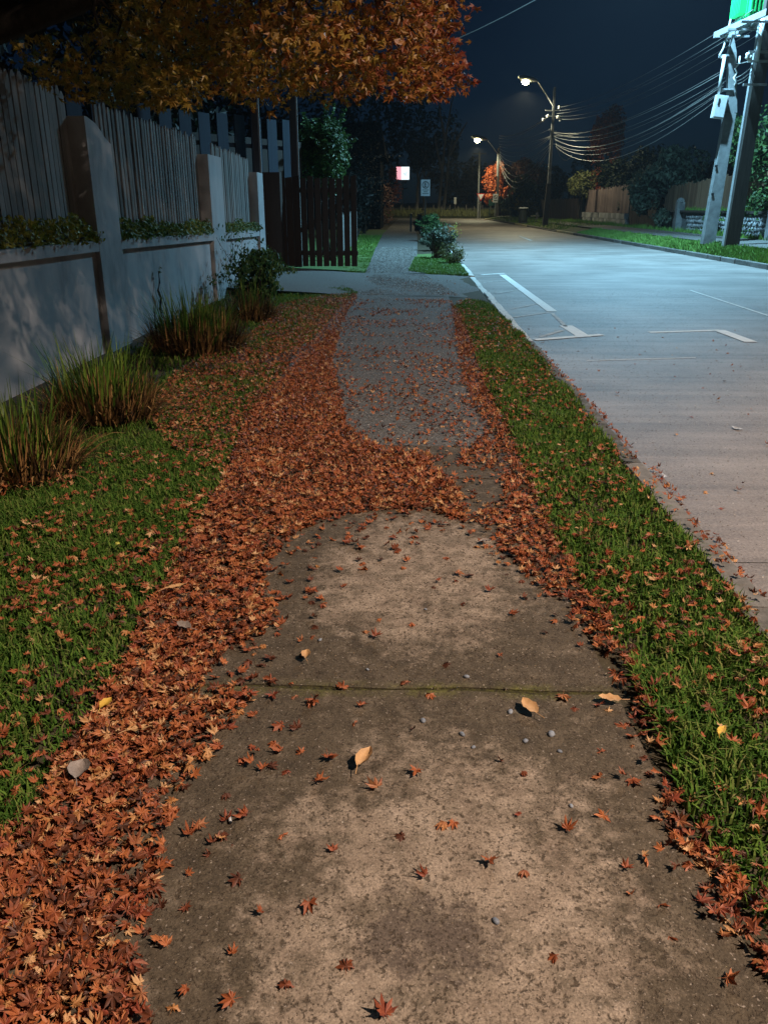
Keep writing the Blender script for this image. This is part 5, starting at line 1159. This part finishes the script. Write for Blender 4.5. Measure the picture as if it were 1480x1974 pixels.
# larger single leaves, pebbles, butt
def big_leaf(px, py, L_, W_, yaw, m, label, curl=.3, z=.03):
    c = G(px, py, z); o = thing('large_leaf', label, 'leaf', tuple(c)); mb = MB(); V = []; n = 7
    for i in range(n):
        t = i/(n-1); w = W_*math.sin(math.pi*min(1, t*.95+.05))**.8*(1 if i < n-1 else .02)
        for j in (-1, -.5, 0, .5, 1): V.append((j*w, (t-.5)*L_, curl*(abs(j)**1.5)*w*1.2 + .25*curl*L_*(t-.4)**2*3 + .003*math.sin(i*3+j*5)))
    M = Matrix.Rotation(yaw, 3, 'Z'); V = [tuple(M @ Vector(v)+c) for v in V]
    mb.add(V, [(i*5+j, i*5+j+1, (i+1)*5+j+1, (i+1)*5+j) for i in range(n-1) for j in range(4)]); mb.build('blade', m, o, True)
    a = M @ Vector((0, -L_*.5, .25*curl*L_*.5))+c; b = M @ Vector((.01, -L_*.85, 0))+c; MB().tube([a, b], .0014, 4).build('stalk', m, o)
big_leaf(1020, 1362, .085, .024, R(25), 'tan_leaf', 'large tan leaf curled on the path right of the moss joint')
big_leaf(1175, 1347, .075, .020, R(80), 'tan_leaf', 'tan pointed leaf lying across the right end of the moss joint')
big_leaf(702, 1462, .085, .022, R(-25), 'tan_leaf', 'long tan leaf standing curled in the middle of the path', .6)
big_leaf(355, 1208, .07, .022, R(60), 'grey_leaf', 'whitish dry leaf lying on the left leaf drift', .5, .05)
big_leaf(340, 1132, .09, .016, R(-65), 'tan_leaf', 'narrow tan leaf lying on the far part of the drift', .4, .05)
big_leaf(155, 1485, .075, .032, R(5), 'grey_leaf', 'broad grey dry leaf at the left drift edge', .5, .055)
big_leaf(205, 1355, .055, .018, R(-20), 'yellow_leaf', 'single yellow leaf at the grass and drift edge', .3, .05)
big_leaf(270, 1405, .075, .014, R(-75), 'tan_leaf', 'slim tan leaf in the nearer part of the drift', .3, .05)
big_leaf(590, 1262, .05, .018, R(0), 'tan_leaf', 'small pale leaf near the moss joint left of centre', .5)
big_leaf(935, 1042, .05, .018, R(-80), 'grey_leaf', 'whitish leaf on the path beside the right leaf band', .3)
big_leaf(1390, 1408, .05, .012, R(-40), 'yellow_leaf', 'small yellow leaf lying in the right grass strip', .3, .06)
mat('pebble', [(0.3, (0.13, 0.15, 0.18)), (0.7, (0.26, 0.29, 0.33))], 0.6, 30, 5, objrand=.4)
def pebble_mesh(seed):
    g = random.Random(seed); m = MB(); k = 8; V = [(0, 0, .45)]
    for r, z in ((.65, .36), (1, .05), (.8, -.2)): V += [(r*math.cos(2*math.pi*i/k)*g.uniform(.85, 1.1), r*.72*math.sin(2*math.pi*i/k)*g.uniform(.85, 1.1), z) for i in range(k)]
    m.add(V, [(0, 1+i, 1+(i+1) % k) for i in range(k)] + [(1+r*k+i, 1+(r+1)*k+i, 1+(r+1)*k+(i+1) % k, 1+r*k+(i+1) % k) for r in range(2) for i in range(k)]); return m.mesh('pebble', 'pebble', True)
pm = [pebble_mesh(i) for i in range(4)]
PEB = [((815, 1389), .013, 'round dark blue pebble just below the moss joint'), ((899, 1304), .012, 'flat grey pebble just above the moss joint'), ((1012, 1428), .012, 'pale oval pebble under the tan curled leaf'), ((1062, 1415), .017, 'flat blue-grey stone right of the pale pebble'),
       ((983, 1372), .014, 'pale grey stone touching the large tan leaf'), ((912, 1440), .009, 'small pebble left of the pale oval one'), ((890, 1415), .013, 'half buried brown pebble by the clean slab edge'), ((617, 1233), .010, 'small grey pebble near the left drift above the joint'),
       ((820, 1174), .008, 'tiny pale pebble in the middle of the second slab'), ((1078, 1448), .010, 'small slate pebble on the right dirty slab'), ((955, 1775), .012, 'dark upright stone chip on the clean slab'), ((1100, 1553), .009, 'small blue pebble on the right of the near slab'), ((708, 1290), .008, 'dark pebble left of centre above the joint')]
for (q, s, lab) in PEB:
    c = G(*q, .014); o = bpy.data.objects.new('pebble', pm[rnd.randrange(4)]); C.objects.link(o); o.location = (c.x, c.y, .012+s*.15); o.scale = (s, s, s); o.rotation_euler = (0, 0, rnd.uniform(0, 6)); tag(o, lab, 'pebble', 'pebbles on the path')
c = G(443, 1579, .018); o = thing('cigarette_butt', 'white cigarette butt on the path left of centre', 'litter', tuple(c)); MB().tube([c+Vector((-.003, .010, 0)), c+Vector((.004, -.010, 0))], .0042, 8).build('filter', 'white_metal', o, True); MB().tube([c+Vector((.004, -.010, 0)), c+Vector((.006, -.014, 0))], .0038, 8).build('ash_end', 'sign_black', o)
c = G(227, 1050, .05); o = thing('dandelion', 'tiny yellow flower in the left grass', 'flower', tuple(c)); MB().lathe([(.004, 0), (.012, .006), (.008, .012)], c, 9).build('bloom', 'flower_yellow', o); MB().tube([(c.x, c.y, 0), (c.x, c.y, .05)], .002, 4).build('stalk', 'blade_green', o)
# white litter scraps
mat('scrap', [(0.4, (0.5, 0.5, 0.5)), (0.6, (0.7, 0.7, 0.7))], .6)
for (px, py, z, lab) in ((1272, 917, ROAD_Z+.01, 'crumpled white scrap in the gutter beside the kerb'), (1420, 825, ROAD_Z+.01, 'flattened white scrap out on the road')):
    c = G(px, py, z); m = MB(); V = [(c.x+rnd.uniform(-.035, .035), c.y+rnd.uniform(-.06, .06), z+rnd.uniform(0, .015)) for _ in range(9)]; m.add(V, [(0, 1, 2), (2, 3, 4), (4, 5, 6), (6, 7, 8), (1, 3, 5)]); tag(m.build('paper_scrap', 'scrap'), lab, 'litter')
# loose chips and crumbs on path, driveway and road
def chips(name, label, poly, dens, s0, s1, z, m, seed):
    g = np.random.default_rng(seed); Q = sample(poly, dens, g); n = len(Q); M = rotmats(n, .4, g)*g.uniform(s0, s1, n)[:, None, None]*np.stack([np.ones(n), g.uniform(.4, 1, n), np.full(n, .5)], 1)[:, None, :]
    mb = MB(); mb.many([(1, 0, 0), (-.3, .9, 0), (-.8, -.6, 0), (.1, -.1, .8)], [(0, 1, 3), (1, 2, 3), (2, 0, 3)], M, np.column_stack([Q, np.full(n, z)])); tag(mb.build(name, m), label, 'gravel', kind='stuff')
mat('chip', [(0.1, (0.06, 0.05, 0.04)), (0.6, (0.16, 0.14, 0.12)), (0.85, (0.35, 0.33, 0.30)), (0.97, (0.65, 0.64, 0.62))], .7, 20, 3, island=.85)
mat('crumb', [(0.1, (0.035, 0.026, 0.016)), (0.6, (0.09, 0.065, 0.04)), (0.85, (0.2, 0.15, 0.09)), (0.97, (0.55, 0.50, 0.42))], .8, 20, 3, island=.85)
chips('path_crumbs', 'small crumbs and chips strewn over the concrete path', [(-1, .8), (.78, .8), (.66, 4.6), (-1.05, 4.6)], 1500, .0015, .0055, .011, 'crumb', 1)
chips('path_gravel', 'fine gravel chips over the asphalt path', [(-1.2, 5.4), (.6, 5.4), (.65, 15.2), (-1.3, 15.2)], 1300, .003, .010, .005, 'chip', 2)
chips('driveway_gravel', 'loose gravel spread over the driveway crossing', [(-1.5, 15.4), (.9, 15.4), (.3, 20.4), (-1.1, 20.4)], 1100, .006, .018, .008, 'chip', 3)
chips('footpath_gravel', 'grey gravel chips over the far footpath', [(-1.15, 20.6), (.2, 20.6), (.1, 34), (-1.35, 34)], 420, .008, .022, .016, 'chip', 6)
chips('road_grit', 'pale grit scattered over the road', [(1.55, 2.5), (6.5, 2.5), (6.5, 18), (1.55, 18)], 330, .0025, .009, ROAD_Z, 'chip', 4)

# ------------------------------------------------------------------ night air
HAZE = 0.0003
if HAZE > 0:
    hz = MB().box((0, 65, 9.0), (190, 230, 20.4)).build('haze'); hz['kind'] = 'stuff'; hz['label'] = 'thin damp night air round the street'; hz['category'] = 'haze'
    hm = bpy.data.materials.new('night_air'); hm.use_nodes = True; nt = hm.node_tree; nt.nodes.remove(nt.nodes['Principled BSDF'])
    pv = nt.nodes.new('ShaderNodeVolumePrincipled'); pv.inputs['Density'].default_value = HAZE; pv.inputs['Color'].default_value = (.85, .9, .95, 1); pv.inputs['Anisotropy'].default_value = .35
    nt.links.new(pv.outputs['Volume'], nt.nodes['Material Output'].inputs['Volume']); hz.data.materials.append(hm)
